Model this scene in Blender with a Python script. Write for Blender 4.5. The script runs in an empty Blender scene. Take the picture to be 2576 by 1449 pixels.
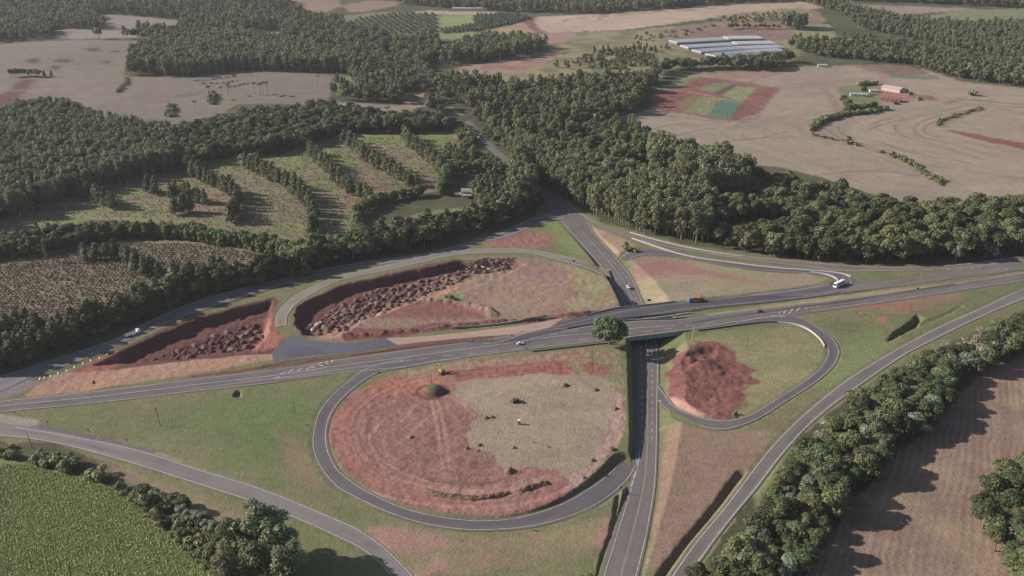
import bpy, math, random
import numpy as np
from mathutils import Vector, Matrix
R = math.radians
scene = bpy.context.scene
COLL = scene.collection

# ------------------------------------------------------------------ camera, sky, sun, exposure
CAM_Z, PITCH, FPX = 250.0, R(22.5), 2415.0          # focal length in pixels of a 2576 px wide frame
cam = bpy.data.cameras.new('camera'); cam_o = bpy.data.objects.new('camera', cam); COLL.objects.link(cam_o)
cam_o.location = (0, 0, CAM_Z); cam_o.rotation_euler = (R(90) - PITCH, 0, 0)
cam.sensor_width = 36; cam.lens = 36 * FPX / 2576; cam.clip_start = 1; cam.clip_end = 30000
scene.camera = cam_o

SUN_EL, SUN_AZ = R(27), R(172)                       # the sun stands to the left, a little beyond the junction
sun_dir = Vector((math.cos(SUN_EL) * math.cos(SUN_AZ), math.cos(SUN_EL) * math.sin(SUN_AZ), math.sin(SUN_EL)))
w = bpy.data.worlds.new('World'); scene.world = w; w.use_nodes = True
nt = w.node_tree; bg = nt.nodes['Background']
sky = nt.nodes.new('ShaderNodeTexSky'); sky.sky_type = 'NISHITA'; sky.sun_disc = False
sky.sun_elevation = SUN_EL; sky.sun_rotation = R(90) - SUN_AZ
sky.altitude = 600; sky.dust_density = 2.0; sky.air_density = 1.2
nt.links.new(sky.outputs[0], bg.inputs[0]); bg.inputs[1].default_value = 0.064
sl = bpy.data.lights.new('sun', 'SUN'); sl.energy = 4.7; sl.angle = R(0.5); sl.color = (1.0, 0.935, 0.885)
so = bpy.data.objects.new('sun', sl); COLL.objects.link(so)
so.rotation_euler = (-sun_dir).to_track_quat('-Z', 'Y').to_euler()
vs = scene.view_settings; vs.view_transform = 'Standard'; vs.look = 'None'; vs.gamma = 1; vs.exposure = 0.74
scene.cycles.max_bounces = 5; scene.cycles.diffuse_bounces = 2; scene.cycles.glossy_bounces = 1
scene.cycles.transmission_bounces = 2; scene.cycles.volume_bounces = 0; scene.cycles.transparent_max_bounces = 4
scene.cycles.use_denoising = True; scene.cycles.denoiser = 'OPENIMAGEDENOISE'; scene.cycles.denoising_input_passes = 'RGB_ALBEDO_NORMAL'

rng = np.random.default_rng(7); random.seed(7)

# ------------------------------------------------------------------ lie of the land and where things stand on it
def sstep(a, b, x):
    t = np.clip((x - a) / (b - a), 0, 1); return t * t * (3 - 2 * t)
HILLS = [(-720, 1560, 330, 17), (-300, 1330, 260, 7), (520, 2050, 380, 24), (120, 1500, 260, 8), (900, 1350, 300, 8),
         (-900, 2500, 500, 35), (200, 2900, 600, 45), (1300, 2700, 600, 40), (1050, 2150, 300, 16)]
def T(x, y):
    x = np.asarray(x, float); y = np.asarray(y, float); s = np.zeros_like(x)
    for a, b, r, h in HILLS: s = s + h * np.exp(-((x - a) ** 2 + (y - b) ** 2) / (r * r))
    return s * sstep(880, 1250, y)
cP, sP = math.cos(PITCH), math.sin(PITCH)
TS = np.concatenate([np.arange(280, 900, 20.0), np.arange(900, 6000, 25.0)])
def at(px, py, z=None):
    """point of the ground seen at (px, py) of the 2576 x 1449 frame; on the level z when it is given"""
    u, v = (px - 1288) / FPX, (py - 724.5) / FPX
    d = np.array((u, cP - v * sP, -sP - v * cP))
    if z is not None or py > 420:
        zz = 0.0 if z is None else z
        t = (zz - CAM_Z) / d[2]; return np.array((d[0] * t, d[1] * t, zz))
    P = d[None, :] * TS[:, None]; gap = P[:, 2] + CAM_Z - T(P[:, 0], P[:, 1])
    k = int(np.argmax(gap < 0)) if (gap < 0).any() else len(TS) - 1
    k = max(k, 1); g0, g1 = gap[k - 1], gap[k]
    t = TS[k - 1] + (TS[k] - TS[k - 1]) * g0 / (g0 - g1 if abs(g0 - g1) > 1e-9 else 1)
    x, y = d[0] * t, d[1] * t; return np.array((x, y, float(T(x, y))))
def pts(s):
    """'x,y x,y,z ...' -> list of ground points"""
    out = []
    for q in s.split():
        q = [float(a) for a in q.split(',')]; out.append(at(*q))
    return np.array(out)

def vnoise(x, y, seed=0):
    ix = np.floor(x).astype(np.int64); iy = np.floor(y).astype(np.int64); fx = x - ix; fy = y - iy
    fx = fx * fx * (3 - 2 * fx); fy = fy * fy * (3 - 2 * fy)
    def h(a, b):
        n = (a * 374761393 + b * 668265263 + seed * 974634777) & 0xffffffff
        n = ((n ^ (n >> 13)) * 1274126177) & 0xffffffff; n = (n ^ (n >> 16)) & 0xffff
        return n / 65535.0
    return ((h(ix, iy) * (1 - fx) + h(ix + 1, iy) * fx) * (1 - fy) + (h(ix, iy + 1) * (1 - fx) + h(ix + 1, iy + 1) * fx) * fy) * 2 - 1
def fbm(x, y, seed=0, o=4):
    s = 0; a = 0.5
    for k in range(o): s = s + a * vnoise(x * 2 ** k, y * 2 ** k, seed + 17 * k); a *= 0.55
    return s

# ------------------------------------------------------------------ materials
KALB = 1 / 1.30
def C(r, g, b, k=KALB):
    f = lambda c: (c / 255 / 12.92 if c < 10 else ((c / 255 + 0.055) / 1.055) ** 2.4) * k
    return np.array((f(r), f(g), f(b)))
MATS = {}
def N(nt, t, **kw):
    n = nt.nodes.new(t)
    for k, v in kw.items(): setattr(n, k, v)
    return n
def mat(name, rgb, rough=0.7, metal=0.0, var=0.12, scale=3.0, spec=0.3):
    if name in MATS: return MATS[name]
    m = bpy.data.materials.new(name); m.use_nodes = True; t = m.node_tree; b = t.nodes['Principled BSDF']
    b.inputs['Roughness'].default_value = rough; b.inputs['Metallic'].default_value = metal
    b.inputs['Specular IOR Level'].default_value = spec
    co = N(t, 'ShaderNodeTexCoord'); no = N(t, 'ShaderNodeTexNoise'); no.inputs['Scale'].default_value = scale; no.inputs['Detail'].default_value = 4
    t.links.new(co.outputs['Object'], no.inputs['Vector'])
    mr = N(t, 'ShaderNodeMapRange'); mr.inputs[1].default_value = 0.3; mr.inputs[2].default_value = 0.7
    mr.inputs[3].default_value = 1 - var; mr.inputs[4].default_value = 1 + var; t.links.new(no.outputs[0], mr.inputs[0])
    mx = N(t, 'ShaderNodeVectorMath', operation='SCALE'); mx.inputs[0].default_value = tuple(rgb)
    t.links.new(mr.outputs[0], mx.inputs['Scale']); t.links.new(mx.outputs[0], b.inputs['Base Color'])
    MATS[name] = m; return m
def mat_vcol(name, detail, rough=0.95, bump=0.0, bscale=1.0, amp=0.3):
    """colour laid down per vertex, broken up by noise of several sizes (metres)"""
    m = bpy.data.materials.new(name); m.use_nodes = True; t = m.node_tree; b = t.nodes['Principled BSDF']
    b.inputs['Roughness'].default_value = rough; b.inputs['Specular IOR Level'].default_value = 0.15
    a = N(t, 'ShaderNodeAttribute'); a.attribute_name = 'col'
    g = N(t, 'ShaderNodeNewGeometry'); last = None
    for sc, am in detail:
        no = N(t, 'ShaderNodeTexNoise'); no.inputs['Scale'].default_value = 1 / sc; no.inputs['Detail'].default_value = 3; no.inputs['Roughness'].default_value = 0.65
        t.links.new(g.outputs['Position'], no.inputs['Vector'])
        mr = N(t, 'ShaderNodeMapRange'); mr.inputs[1].default_value = 0.25; mr.inputs[2].default_value = 0.75
        mr.inputs[3].default_value = 1 - am; mr.inputs[4].default_value = 1 + am; t.links.new(no.outputs[0], mr.inputs[0])
        if last is None: last = mr.outputs[0]
        else:
            mu = N(t, 'ShaderNodeMath', operation='MULTIPLY'); t.links.new(last, mu.inputs[0]); t.links.new(mr.outputs[0], mu.inputs[1]); last = mu.outputs[0]
    mx = N(t, 'ShaderNodeVectorMath', operation='SCALE'); t.links.new(a.outputs['Color'], mx.inputs[0]); t.links.new(last, mx.inputs['Scale'])
    t.links.new(mx.outputs[0], b.inputs['Base Color'])
    if bump:
        no = N(t, 'ShaderNodeTexNoise'); no.inputs['Scale'].default_value = 1 / bscale; no.inputs['Detail'].default_value = 4
        t.links.new(g.outputs['Position'], no.inputs['Vector'])
        bp = N(t, 'ShaderNodeBump'); bp.inputs['Strength'].default_value = 1.0; bp.inputs['Distance'].default_value = bump
        t.links.new(no.outputs[0], bp.inputs['Height']); t.links.new(bp.outputs[0], b.inputs['Normal'])
    MATS[name] = m; return m
M_GROUND = mat_vcol('earth_and_grass', [(0.9, 0.24), (4, 0.16), (22, 0.10)], bump=0.35, bscale=1.6)
M_ROAD = mat_vcol('asphalt', [(0.7, 0.08), (9, 0.08)], rough=0.85)

def mat_leaf(name, rgb, var=0.25, trans=0.25):
    m = bpy.data.materials.new(name); m.use_nodes = True; t = m.node_tree; b = t.nodes['Principled BSDF']
    b.inputs['Roughness'].default_value = 0.65; b.inputs['Specular IOR Level'].default_value = 0.25
    a = N(t, 'ShaderNodeAttribute'); a.attribute_name = 'tone'
    oi = N(t, 'ShaderNodeObjectInfo')
    mr = N(t, 'ShaderNodeMapRange'); mr.inputs[3].default_value = 1 - var; mr.inputs[4].default_value = 1 + var
    t.links.new(oi.outputs['Random'], mr.inputs[0])
    mu = N(t, 'ShaderNodeMath', operation='MULTIPLY'); t.links.new(mr.outputs[0], mu.inputs[0]); t.links.new(a.outputs['Fac'], mu.inputs[1])
    hs = N(t, 'ShaderNodeHueSaturation'); hs.inputs['Color'].default_value = (*rgb, 1)
    f = N(t, 'ShaderNodeMath', operation='MULTIPLY'); f.inputs[1].default_value = 7.31; t.links.new(oi.outputs['Random'], f.inputs[0])
    fr = N(t, 'ShaderNodeMath', operation='FRACT'); t.links.new(f.outputs[0], fr.inputs[0])
    hr = N(t, 'ShaderNodeMapRange'); hr.inputs[3].default_value = 0.45; hr.inputs[4].default_value = 0.525; t.links.new(fr.outputs[0], hr.inputs[0])
    t.links.new(hr.outputs[0], hs.inputs['Hue']); t.links.new(mu.outputs[0], hs.inputs['Value'])
    t.links.new(hs.outputs[0], b.inputs['Base Color'])
    if trans:
        tr = N(t, 'ShaderNodeBsdfTranslucent'); t.links.new(hs.outputs[0], tr.inputs[0])
        mi = N(t, 'ShaderNodeMixShader'); mi.inputs[0].default_value = trans
        t.links.new(b.outputs[0], mi.inputs[1]); t.links.new(tr.outputs[0], mi.inputs[2])
        t.links.new(mi.outputs[0], t.nodes['Material Output'].inputs['Surface'])
    MATS[name] = m; return m

# ------------------------------------------------------------------ mesh helpers
def np_mesh(name, V, F, smooth=False, attrs=None, mats=(), mi=None):
    """V (n,3), F (m,k) -> mesh"""
    V = np.asarray(V, np.float32); F = np.asarray(F, np.int32)
    me = bpy.data.meshes.new(name); me.vertices.add(len(V)); me.vertices.foreach_set('co', V.ravel())
    k = F.shape[1]; me.loops.add(F.size); me.loops.foreach_set('vertex_index', F.ravel())
    me.polygons.add(len(F)); me.polygons.foreach_set('loop_start', np.arange(len(F), dtype=np.int32) * k)
    me.polygons.foreach_set('loop_total', np.full(len(F), k, np.int32))
    for m in mats: me.materials.append(m)
    if mi is not None: me.polygons.foreach_set('material_index', np.asarray(mi, np.int32))
    if attrs:
        for n, (ty, arr) in attrs.items():
            a = me.attributes.new(n, ty, 'POINT')
            if ty == 'FLOAT_COLOR':
                c = np.ones((len(V), 4), np.float32); c[:, :3] = arr; a.data.foreach_set('color', c.ravel())
            else: a.data.foreach_set('value', np.asarray(arr))
    me.update(calc_edges=True)
    me.polygons.foreach_set('use_smooth', np.full(len(F), smooth, bool))
    return me
def tag(o, label=None, cat=None, group=None, kind=None):
    if label: o['label'] = label
    if cat: o['category'] = cat
    if group: o['group'] = group
    if kind: o['kind'] = kind
    return o
def link(name, data, parent=None, loc=None, rz=0):
    o = bpy.data.objects.new(name, data); COLL.objects.link(o)
    if parent is not None: o.parent = parent
    if loc is not None: o.location = loc
    if rz: o.rotation_euler = (0, 0, rz)
    return o
def thing(name, loc, rz, label, cat, group=None): return tag(link(name, None, None, loc, rz), label, cat, group)

class MB:
    def __init__(s): s.v = []; s.f = []
    def add(s, V, F):
        o = len(s.v); s.v += [tuple(map(float, a)) for a in V]; s.f += [tuple(i + o for i in f) for f in F]; return s
    def box(s, x0, x1, y0, y1, z0, z1, tx=0.0, ty=0.0, M=None):
        V = [(x0, y0, z0), (x1, y0, z0), (x1, y1, z0), (x0, y1, z0), (x0 + tx, y0 + ty, z1), (x1 - tx, y0 + ty, z1), (x1 - tx, y1 - ty, z1), (x0 + tx, y1 - ty, z1)]
        if M is not None: V = [M @ Vector(a) for a in V]
        return s.add(V, [(0, 3, 2, 1), (4, 5, 6, 7), (0, 1, 5, 4), (1, 2, 6, 5), (2, 3, 7, 6), (3, 0, 4, 7)])
    def prism(s, prof, y0, y1, top=0.0, ztop=None):
        """side silhouette [(x, z)] swept across y; 'top' narrows what lies above ztop"""
        n = len(prof); V = []
        for y, sg in ((y0, 1), (y1, -1)):
            for x, z in prof: V.append((x, y + (sg * top if ztop is not None and z > ztop else 0), z))
        return s.add(V, [tuple(range(n))[::-1] if False else tuple(range(n)), tuple(range(2 * n - 1, n - 1, -1))] + [(i, i + n, (i + 1) % n + n, (i + 1) % n) for i in range(n)])
    def cyl(s, p0, p1, r0, r1=None, n=8):
        r1 = r0 if r1 is None else r1; p0 = Vector(p0); p1 = Vector(p1); d = (p1 - p0).normalized()
        a = d.orthogonal().normalized(); b = d.cross(a); V = []
        for p, r in ((p0, r0), (p1, r1)):
            for k in range(n): V.append(p + (a * math.cos(2 * math.pi * k / n) + b * math.sin(2 * math.pi * k / n)) * r)
        return s.add(V, [(k, (k + 1) % n, n + (k + 1) % n, n + k) for k in range(n)] + [tuple(range(n))[::-1], tuple(range(n, 2 * n))])
    def mesh(s, name, m, smooth=False):
        me = bpy.data.meshes.new(name); me.from_pydata(s.v, [], s.f); me.materials.append(m); me.update()
        if smooth: me.polygons.foreach_set('use_smooth', np.full(len(me.polygons), True))
        import bmesh
        bm = bmesh.new(); bm.from_mesh(me); bmesh.ops.recalc_face_normals(bm, faces=bm.faces); bm.to_mesh(me); bm.free()
        return me
    def obj(s, name, m, parent=None, smooth=False): return link(name, s.mesh(name, m, smooth), parent)

def resample(P, step):
    """smooth curve through the points, every 'step' metres"""
    P = np.asarray(P, float); Q = np.vstack([2 * P[0] - P[1], P, 2 * P[-1] - P[-2]]); out = []
    for i in range(1, len(Q) - 2):
        a, b, c, d = Q[i - 1], Q[i], Q[i + 1], Q[i + 2]
        n = max(2, int(np.linalg.norm(c - b) / step) + 1)
        for t in np.arange(n) / n:
            out.append(0.5 * (2 * b + (c - a) * t + (2 * a - 5 * b + 4 * c - d) * t * t + (3 * b - a - 3 * c + d) * t ** 3))
    out.append(P[-1]); return np.array(out)
def renum(P, n):
    L = np.r_[0, np.cumsum(np.linalg.norm(np.diff(P[:, :2], axis=0), axis=1))]; t = np.linspace(0, L[-1], n)
    return np.stack([np.interp(t, L, P[:, k]) for k in range(3)], 1)
def heading(a, b): d = b - a; return math.atan2(d[1], d[0])

# ------------------------------------------------------------------ ground: one sheet, finer near the camera
NA, NR = 980, 760
AZ = np.linspace(-R(38), R(38), NA)
yy = np.linspace(1545, -22, NR - 40); dep = PITCH + np.arctan((yy - 724.5) / FPX)
RR = CAM_Z / np.tan(dep); RR = np.r_[RR, RR[-1] * np.exp(np.linspace(0.02, 1.0, 40))]
GX = (RR[:, None] * np.sin(AZ)[None, :]); GY = (RR[:, None] * np.cos(AZ)[None, :])
GZ = T(GX, GY)
SC = np.clip(RR / 520, 0.7, 6)[:, None] * np.ones((1, NA))          # edges get coarser with distance
WX = fbm(GX / 9, GY / 9, 1, 4); WY = fbm(GX / 9, GY / 9, 2, 4)
N1 = fbm(GX / 28, GY / 28, 3, 4); N2 = fbm(GX / 7, GY / 7, 4, 3); N3 = fbm(GX / 110, GY / 110, 5, 4)
COL = np.empty((NR, NA, 3)); COL[:] = C(84, 84, 62)
COL *= (1 + 0.35 * N1 + 0.2 * N2)[..., None]
CLS = np.zeros((NR, NA), np.int8)
CLASSES = ['ground', 'lawn', 'bare_earth', 'stubble_field', 'crop_field', 'vegetable_plot']

def win(P, m):
    x0, y0 = P[:, 0].min() - m, P[:, 1].min() - m; x1, y1 = P[:, 0].max() + m, P[:, 1].max() + m
    y0 = max(y0, 1.0); y1 = max(y1, 2.0)
    azs = [math.atan2(x, y) for x in (x0, x1) for y in (y0, y1)]
    r0 = math.hypot(0 if x0 < 0 < x1 else min(abs(x0), abs(x1)), y0); r1 = math.hypot(max(abs(x0), abs(x1)), y1)
    i0, i1 = np.searchsorted(AZ, [min(azs), max(azs)]); j0, j1 = np.searchsorted(RR, [r0, r1])
    return slice(max(j0 - 1, 0), min(j1 + 1, NR)), slice(max(i0 - 1, 0), min(i1 + 1, NA))
def seg_dist(P, X, Y, closed):
    D = np.full(X.shape, 1e12); A = np.zeros(X.shape); n = len(P); L = 0
    for i in range(n if closed else n - 1):
        a = P[i]; b = P[(i + 1) % n]; dx, dy = b[0] - a[0], b[1] - a[1]; l2 = dx * dx + dy * dy + 1e-9
        t = np.clip(((X - a[0]) * dx + (Y - a[1]) * dy) / l2, 0, 1)
        d = (X - a[0] - t * dx) ** 2 + (Y - a[1] - t * dy) ** 2
        m = d < D; D = np.where(m, d, D); A = np.where(m, L + t * math.sqrt(l2), A); L += math.sqrt(l2)
    return np.sqrt(D), A
def inside(P, X, Y):
    c = np.zeros(X.shape, bool); n = len(P)
    for i in range(n):
        a = P[i]; b = P[(i + 1) % n]
        if a[1] == b[1]: continue
        c ^= ((a[1] > Y) != (b[1] > Y)) & (X < (b[0] - a[0]) * (Y - a[1]) / (b[1] - a[1]) + a[0])
    return c
def sdist(P, X, Y):
    d, a = seg_dist(P, X, Y, True); return np.where(inside(P, X, Y), d, -d), a

def paint(s, rgb, rgb2=None, f=1.0, warp=2.0, amt=1.0, cls=None, tracks=0, nsc=None, thr=0.0, rows=None, along=False):
    """lay one kind of ground inside a polygon; rgb2 in patches; tracks = wheel marks that follow its edge; rows = (heading, spacing, depth)"""
    P = pts(s) if isinstance(s, str) else s
    wj, wi = win(P, 12); X, Y, sc = GX[wj, wi], GY[wj, wi], SC[wj, wi]
    d, al = sdist(P, X + warp * sc * WX[wj, wi], Y + warp * sc * WY[wj, wi])
    a = sstep(-1, 1, d / (f * sc)) * amt
    c = np.broadcast_to(np.asarray(rgb), X.shape + (3,)).copy()
    if rgb2 is not None:
        n = N1[wj, wi] + 0.6 * N2[wj, wi] if nsc is None else fbm(X / nsc, Y / nsc, 11, 4)
        k = sstep(thr - 0.18, thr + 0.18, n)[..., None]; c = c * (1 - k) + np.asarray(rgb2) * k
    c *= (1 + 0.13 * N3[wj, wi] + 0.10 * N2[wj, wi] + 0.10 * N1[wj, wi])[..., None]
    if tracks:
        q = d + 2.2 * N1[wj, wi]; c *= (1 + tracks * vnoise(q / 1.1, al / 60, 31) + tracks * 0.7 * vnoise(q / 2.9, al / 90, 32))[..., None]
    if rows:
        h, sp, dp = rows; ph = (X * -math.sin(h) + Y * math.cos(h)) + 9 * N3[wj, wi]
        c *= (1 + dp * np.sin(ph * 2 * math.pi / sp) * (0.6 + 0.6 * vnoise(X / 23, Y / 23, 41)) + dp * 0.8 * vnoise(ph / (sp * 0.9), (X + Y) / 400, 42))[..., None]
    COL[wj, wi] = COL[wj, wi] * (1 - a[..., None]) + c * a[..., None]
    if cls: CLS[wj, wi][a > 0.5] = CLASSES.index(cls)
def stroke(s, width, rgb, amt=0.8, warp=0.6, f=0.5):
    P = resample(pts(s), 6) if isinstance(s, str) else s
    wj, wi = win(P, width + 8); X, Y, sc = GX[wj, wi], GY[wj, wi], SC[wj, wi]
    d, al = seg_dist(P[:, :2], X + warp * WX[wj, wi], Y + warp * WY[wj, wi], False)
    a = (1 - sstep(width / 2 - f * sc, width / 2 + f * sc, d)) * amt * (0.85 + 0.3 * N2[wj, wi]); a = np.clip(a, 0, 1)[..., None]
    COL[wj, wi] = COL[wj, wi] * (1 - a) + np.asarray(rgb) * a
def relief(s, h, wd, rough=0.0, rs=4.0):
    """raise (or sink, h < 0) the inside of a polygon with side slopes 'wd' metres wide"""
    P = pts(s) if isinstance(s, str) else s
    wj, wi = win(P, 4); X, Y = GX[wj, wi], GY[wj, wi]; d, _ = sdist(P, X + 1.8 * WX[wj, wi], Y + 1.8 * WY[wj, wi]); a = sstep(0, wd, d)
    GZ[wj, wi] += a * (h + rough * fbm(X / rs, Y / rs, 51, 3))
def ridge(s, h, wd, rough=0.3):
    P = resample(pts(s), 4); wj, wi = win(P, wd + 2); X, Y = GX[wj, wi], GY[wj, wi]
    d, _ = seg_dist(P[:, :2], X + WX[wj, wi], Y + WY[wj, wi], False); a = 1 - sstep(0, wd, d)
    GZ[wj, wi] += a * h * (1 + rough * 2 * fbm(X / 3, Y / 3, 61, 3))

# colours as they look in full sun, turned into albedo by C()
GRASS, GRASSG, GRASSD = C(120, 115, 86), C(104, 114, 74), C(136, 124, 98)
RED, REDD, REDL, PINK = C(139, 99, 91), C(100, 66, 63), C(152, 116, 107), C(164, 137, 126)
STUB, STUB2 = C(148, 133, 118), C(140, 129, 109)
HAY, TAN = C(154, 138, 116), C(166, 132, 113)

# --- far country
paint('-400,112 0,112 200,100 370,105 400,110 330,135 310,192 480,197 600,178 760,182 838,190 830,240 820,262 700,262 600,262 560,285 480,305 430,322 360,320 290,300 230,285 180,265 60,275 0,330 -400,380', C(126, 114, 104), C(118, 110, 96), cls='stubble_field', rows=(0.25, 7, 0.05), thr=0.25)
paint('88,200 62,198 -40,265 -80,320 0,292 45,250', C(98, 68, 66), f=3)
for ex, ey, ew, eh in ((235, 125, 18, 5), (84, 153, 18, 6), (160, 153, 24, 5), (140, 170, 13, 6), (290, 129, 11, 3), (269, 156, 9, 4)):
    paint(' '.join(f'{ex + ew * math.cos(k):.1f},{ey + eh * math.sin(k):.1f}' for k in np.arange(0, 6.2, 0.6)), C(84, 66, 62), f=2, warp=1)
stroke('-60,198 10,200 100,197 220,198 330,195 420,195', 7, C(120, 108, 90), 0.6); stroke('100,176 140,170 190,150', 4, C(120, 95, 88), 0.6)
for q in ('490,203 540,200 590,192', '503,211 560,209 597,204', '548,221 590,217 618,210', '430,243 480,240 510,233'): stroke(q, 9, C(104, 94, 74), 0.9)
stroke('300,238 312,215 328,198', 10, C(120, 108, 84), .7); stroke('0,226 60,228 150,222 200,232', 12, C(138, 118, 104), 0.6)
paint('250,35 330,40 450,52 452,88 360,84 262,72', C(134, 124, 116), cls='stubble_field'); paint('135,76 170,73 340,79 344,96 210,98 145,98', C(134, 124, 116), cls='stubble_field')
paint('612,90 640,85 702,79 710,112 690,120 640,118', C(132, 142, 88), cls='lawn')
paint('842,186 885,196 905,232 842,240', C(126, 126, 86), cls='lawn'); paint('840,255 960,264 1060,266 1060,284 870,280', C(136, 128, 112), cls='stubble_field'); paint('1018,238 1068,226 1074,266 1010,268', C(156, 126, 110), cls='bare_earth'); paint('700,-10 850,-10 860,15 800,35 740,20', C(140, 120, 104), cls='stubble_field'); paint('860,15 930,0 1010,5 1000,14 930,26 880,32', C(140, 118, 102), cls='stubble_field')
paint('1040,30 1080,26 1250,30 1245,42 1100,42 1050,40', C(160, 148, 120), cls='lawn')
paint('860,40 960,30 1330,38 1336,44 1290,60 1180,80 1100,84 1000,83 930,75 865,60', C(120, 116, 88), cls='crop_field')
paint('1105,45 1185,38 1192,60 1110,72', C(136, 144, 92), cls='crop_field', rows=(1.2, 12, 0.12))
paint('1095,84 1180,80 1220,84 1210,105 1150,100 1110,98', C(128, 132, 92), cls='lawn')
paint('1220,78 1290,62 1330,52 1350,62 1365,82 1230,88', C(158, 140, 108), C(150, 124, 104), cls='stubble_field')
paint('1340,55 1350,42 1500,36 1700,22 1900,5 2150,2 2060,22 1950,30 1800,45 1560,76 1372,82', C(168, 148, 130), cls='stubble_field', rows=(0.3, 16, 0.04))
paint('1318,55 1340,48 1350,70 1372,80 1352,86 1335,72', C(122, 88, 82)); stroke('1420,55 1430,48 1500,40 1600,33 1800,20', 9, C(120, 106, 84)); stroke('1508,50 1520,42 1620,33 1750,26', 9, C(120, 106, 84))
paint('1290,98 1372,84 1560,78 1750,60 1900,50 2010,30 2040,60 2060,110 1960,170 1760,180 1600,205 1480,215 1300,205 1160,205 1150,175 1260,150 1380,125 1420,100', C(138, 128, 98), C(112, 110, 80), cls='lawn', nsc=26, thr=.08)
paint('1225,92 1340,86 1440,78 1445,98 1390,112 1300,108', C(144, 118, 106), cls='stubble_field'); paint('1150,170 1250,152 1370,140 1420,125 1390,150 1290,190 1180,195 1130,190', C(150, 128, 108), C(140, 106, 98), cls='stubble_field')
paint('1085,195 1150,190 1160,205 1100,205', C(150, 112, 104)); stroke('1243,152 1260,147 1330,140 1343,150 1346,142 1400,122', 6, C(104, 96, 74)); stroke('1212,192 1222,180 1225,178', 6, C(96, 88, 66))
paint('1800,40 2010,18 2060,30 2080,55 1980,60 1830,58', C(150, 136, 104), C(124, 116, 86), cls='lawn', nsc=30)
paint('1660,78 1780,56 1960,40 2070,45 2060,75 2010,95 1960,103 1700,96', C(126, 106, 98), C(134, 112, 96), cls='bare_earth')
paint('1980,62 2085,60 2110,100 2100,118 1990,122 1960,105 2010,90', C(134, 132, 94), cls='lawn'); paint('2140,10 2200,12 2460,22 2300,35 2250,40 2170,28', STUB, cls='stubble_field'); paint('2300,45 2420,25 2600,22 2700,30 2700,60 2480,62 2380,66', C(124, 124, 92), cls='lawn')
paint('2480,97 2576,95 2576,112 2500,110', C(150, 110, 96)); paint('2480,185 2576,180 2700,180 2700,195 2550,195', C(160, 148, 118), cls='stubble_field')
paint('2100,90 2300,110 2480,150 2560,190 2400,190 2250,150 2120,120', C(116, 112, 82), C(80, 82, 58), nsc=30)
# --- right stubble slope, vegetable plots, farm
paint('1530,296 1600,285 1650,268 1650,235 1700,205 1780,178 1900,172 2060,166 2200,163 2330,175 2420,205 2576,222 2900,250 2900,520 2576,520 2240,505 2100,455 1960,420 1850,410 1740,360 1640,345 1560,310', STUB, C(150, 134, 117), cls='stubble_field', rows=(2.6, 9, 0.045), thr=0.2)
paint('2130,163 2250,163 2300,170 2345,186 2280,188 2216,184', C(122, 100, 92), cls='bare_earth'); paint('2216,184 2290,187 2350,190 2372,200 2300,199 2240,196', C(108, 112, 92), cls='vegetable_plot')
paint('1780,176 1900,172 1905,180 1800,185 1778,186', C(112, 112, 80)); paint('1780,186 1900,178 1990,172 1960,185 1850,200 1790,196', C(146, 118, 104), f=2)
VEG = '1645,232 1700,212 1745,195 1790,195 1860,205 1962,222 1938,246 1912,280 1890,298 1870,305 1800,301 1720,286 1638,275'
paint(VEG, C(124, 82, 76), C(132, 92, 84), cls='vegetable_plot', rows=(2.2, 3.5, 0.1))
for s, c in (('1645,226 1700,203 1776,190 1717,214 1660,228', C(112, 122, 82)), ('1754,223 1797,210 1841,210 1797,233', C(114, 124, 88)),
             ('1817,240 1850,217 1904,220 1867,257', C(132, 134, 94)), ('1777,290 1820,247 1864,258 1836,297 1810,300', C(92, 118, 98)),
             ('1717,283 1760,243 1817,247 1777,291', C(130, 132, 94)), ('1700,262 1740,238 1758,244 1717,282', C(134, 112, 86))):
    paint(s, c, warp=0.8, cls='vegetable_plot', rows=(2.2, 4, 0.12))
paint('1797,233 1841,212 1855,214 1815,238', C(92, 84, 70), warp=.5); stroke('1640,220 1760,236 1866,258', 4, C(160, 138, 124)); stroke('1790,196 1880,208 1962,222 2060,212 2150,205', 7, C(136, 108, 98)); stroke('1880,212 1915,196 2000,178', 5, C(124, 108, 92)); stroke('1960,216 2000,212 2100,204 2200,198', 5, C(126, 108, 94))
stroke('1640,288 1720,297 1800,304 1890,308', 6, C(134, 104, 92)); stroke('1960,224 1935,250 1900,300', 5, C(134, 104, 92))
paint('2108,218 2160,212 2215,214 2222,240 2215,270 2170,285 2125,283 2118,255', C(126, 126, 94), C(108, 112, 80), cls='lawn')
paint('2205,228 2240,216 2275,240 2300,236 2310,250 2260,262 2215,258', C(150, 112, 102), cls='bare_earth'); stroke('2215,214 2222,190 2200,174 2160,166', 12, C(150, 116, 104)); stroke('2074,225 2095,252 2110,282', 10, C(140, 112, 98), .8)
paint('2298,238 2340,240 2365,250 2330,252', C(132, 92, 84)); stroke('2300,244 2400,258 2576,270 2700,280', 8, C(136, 106, 94)); stroke('2480,268 2530,276 2620,300', 9, C(148, 112, 100))
paint('2370,326 2400,328 2576,360 2700,385 2700,402 2576,376 2450,348', C(126, 80, 74), cls='bare_earth')
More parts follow.
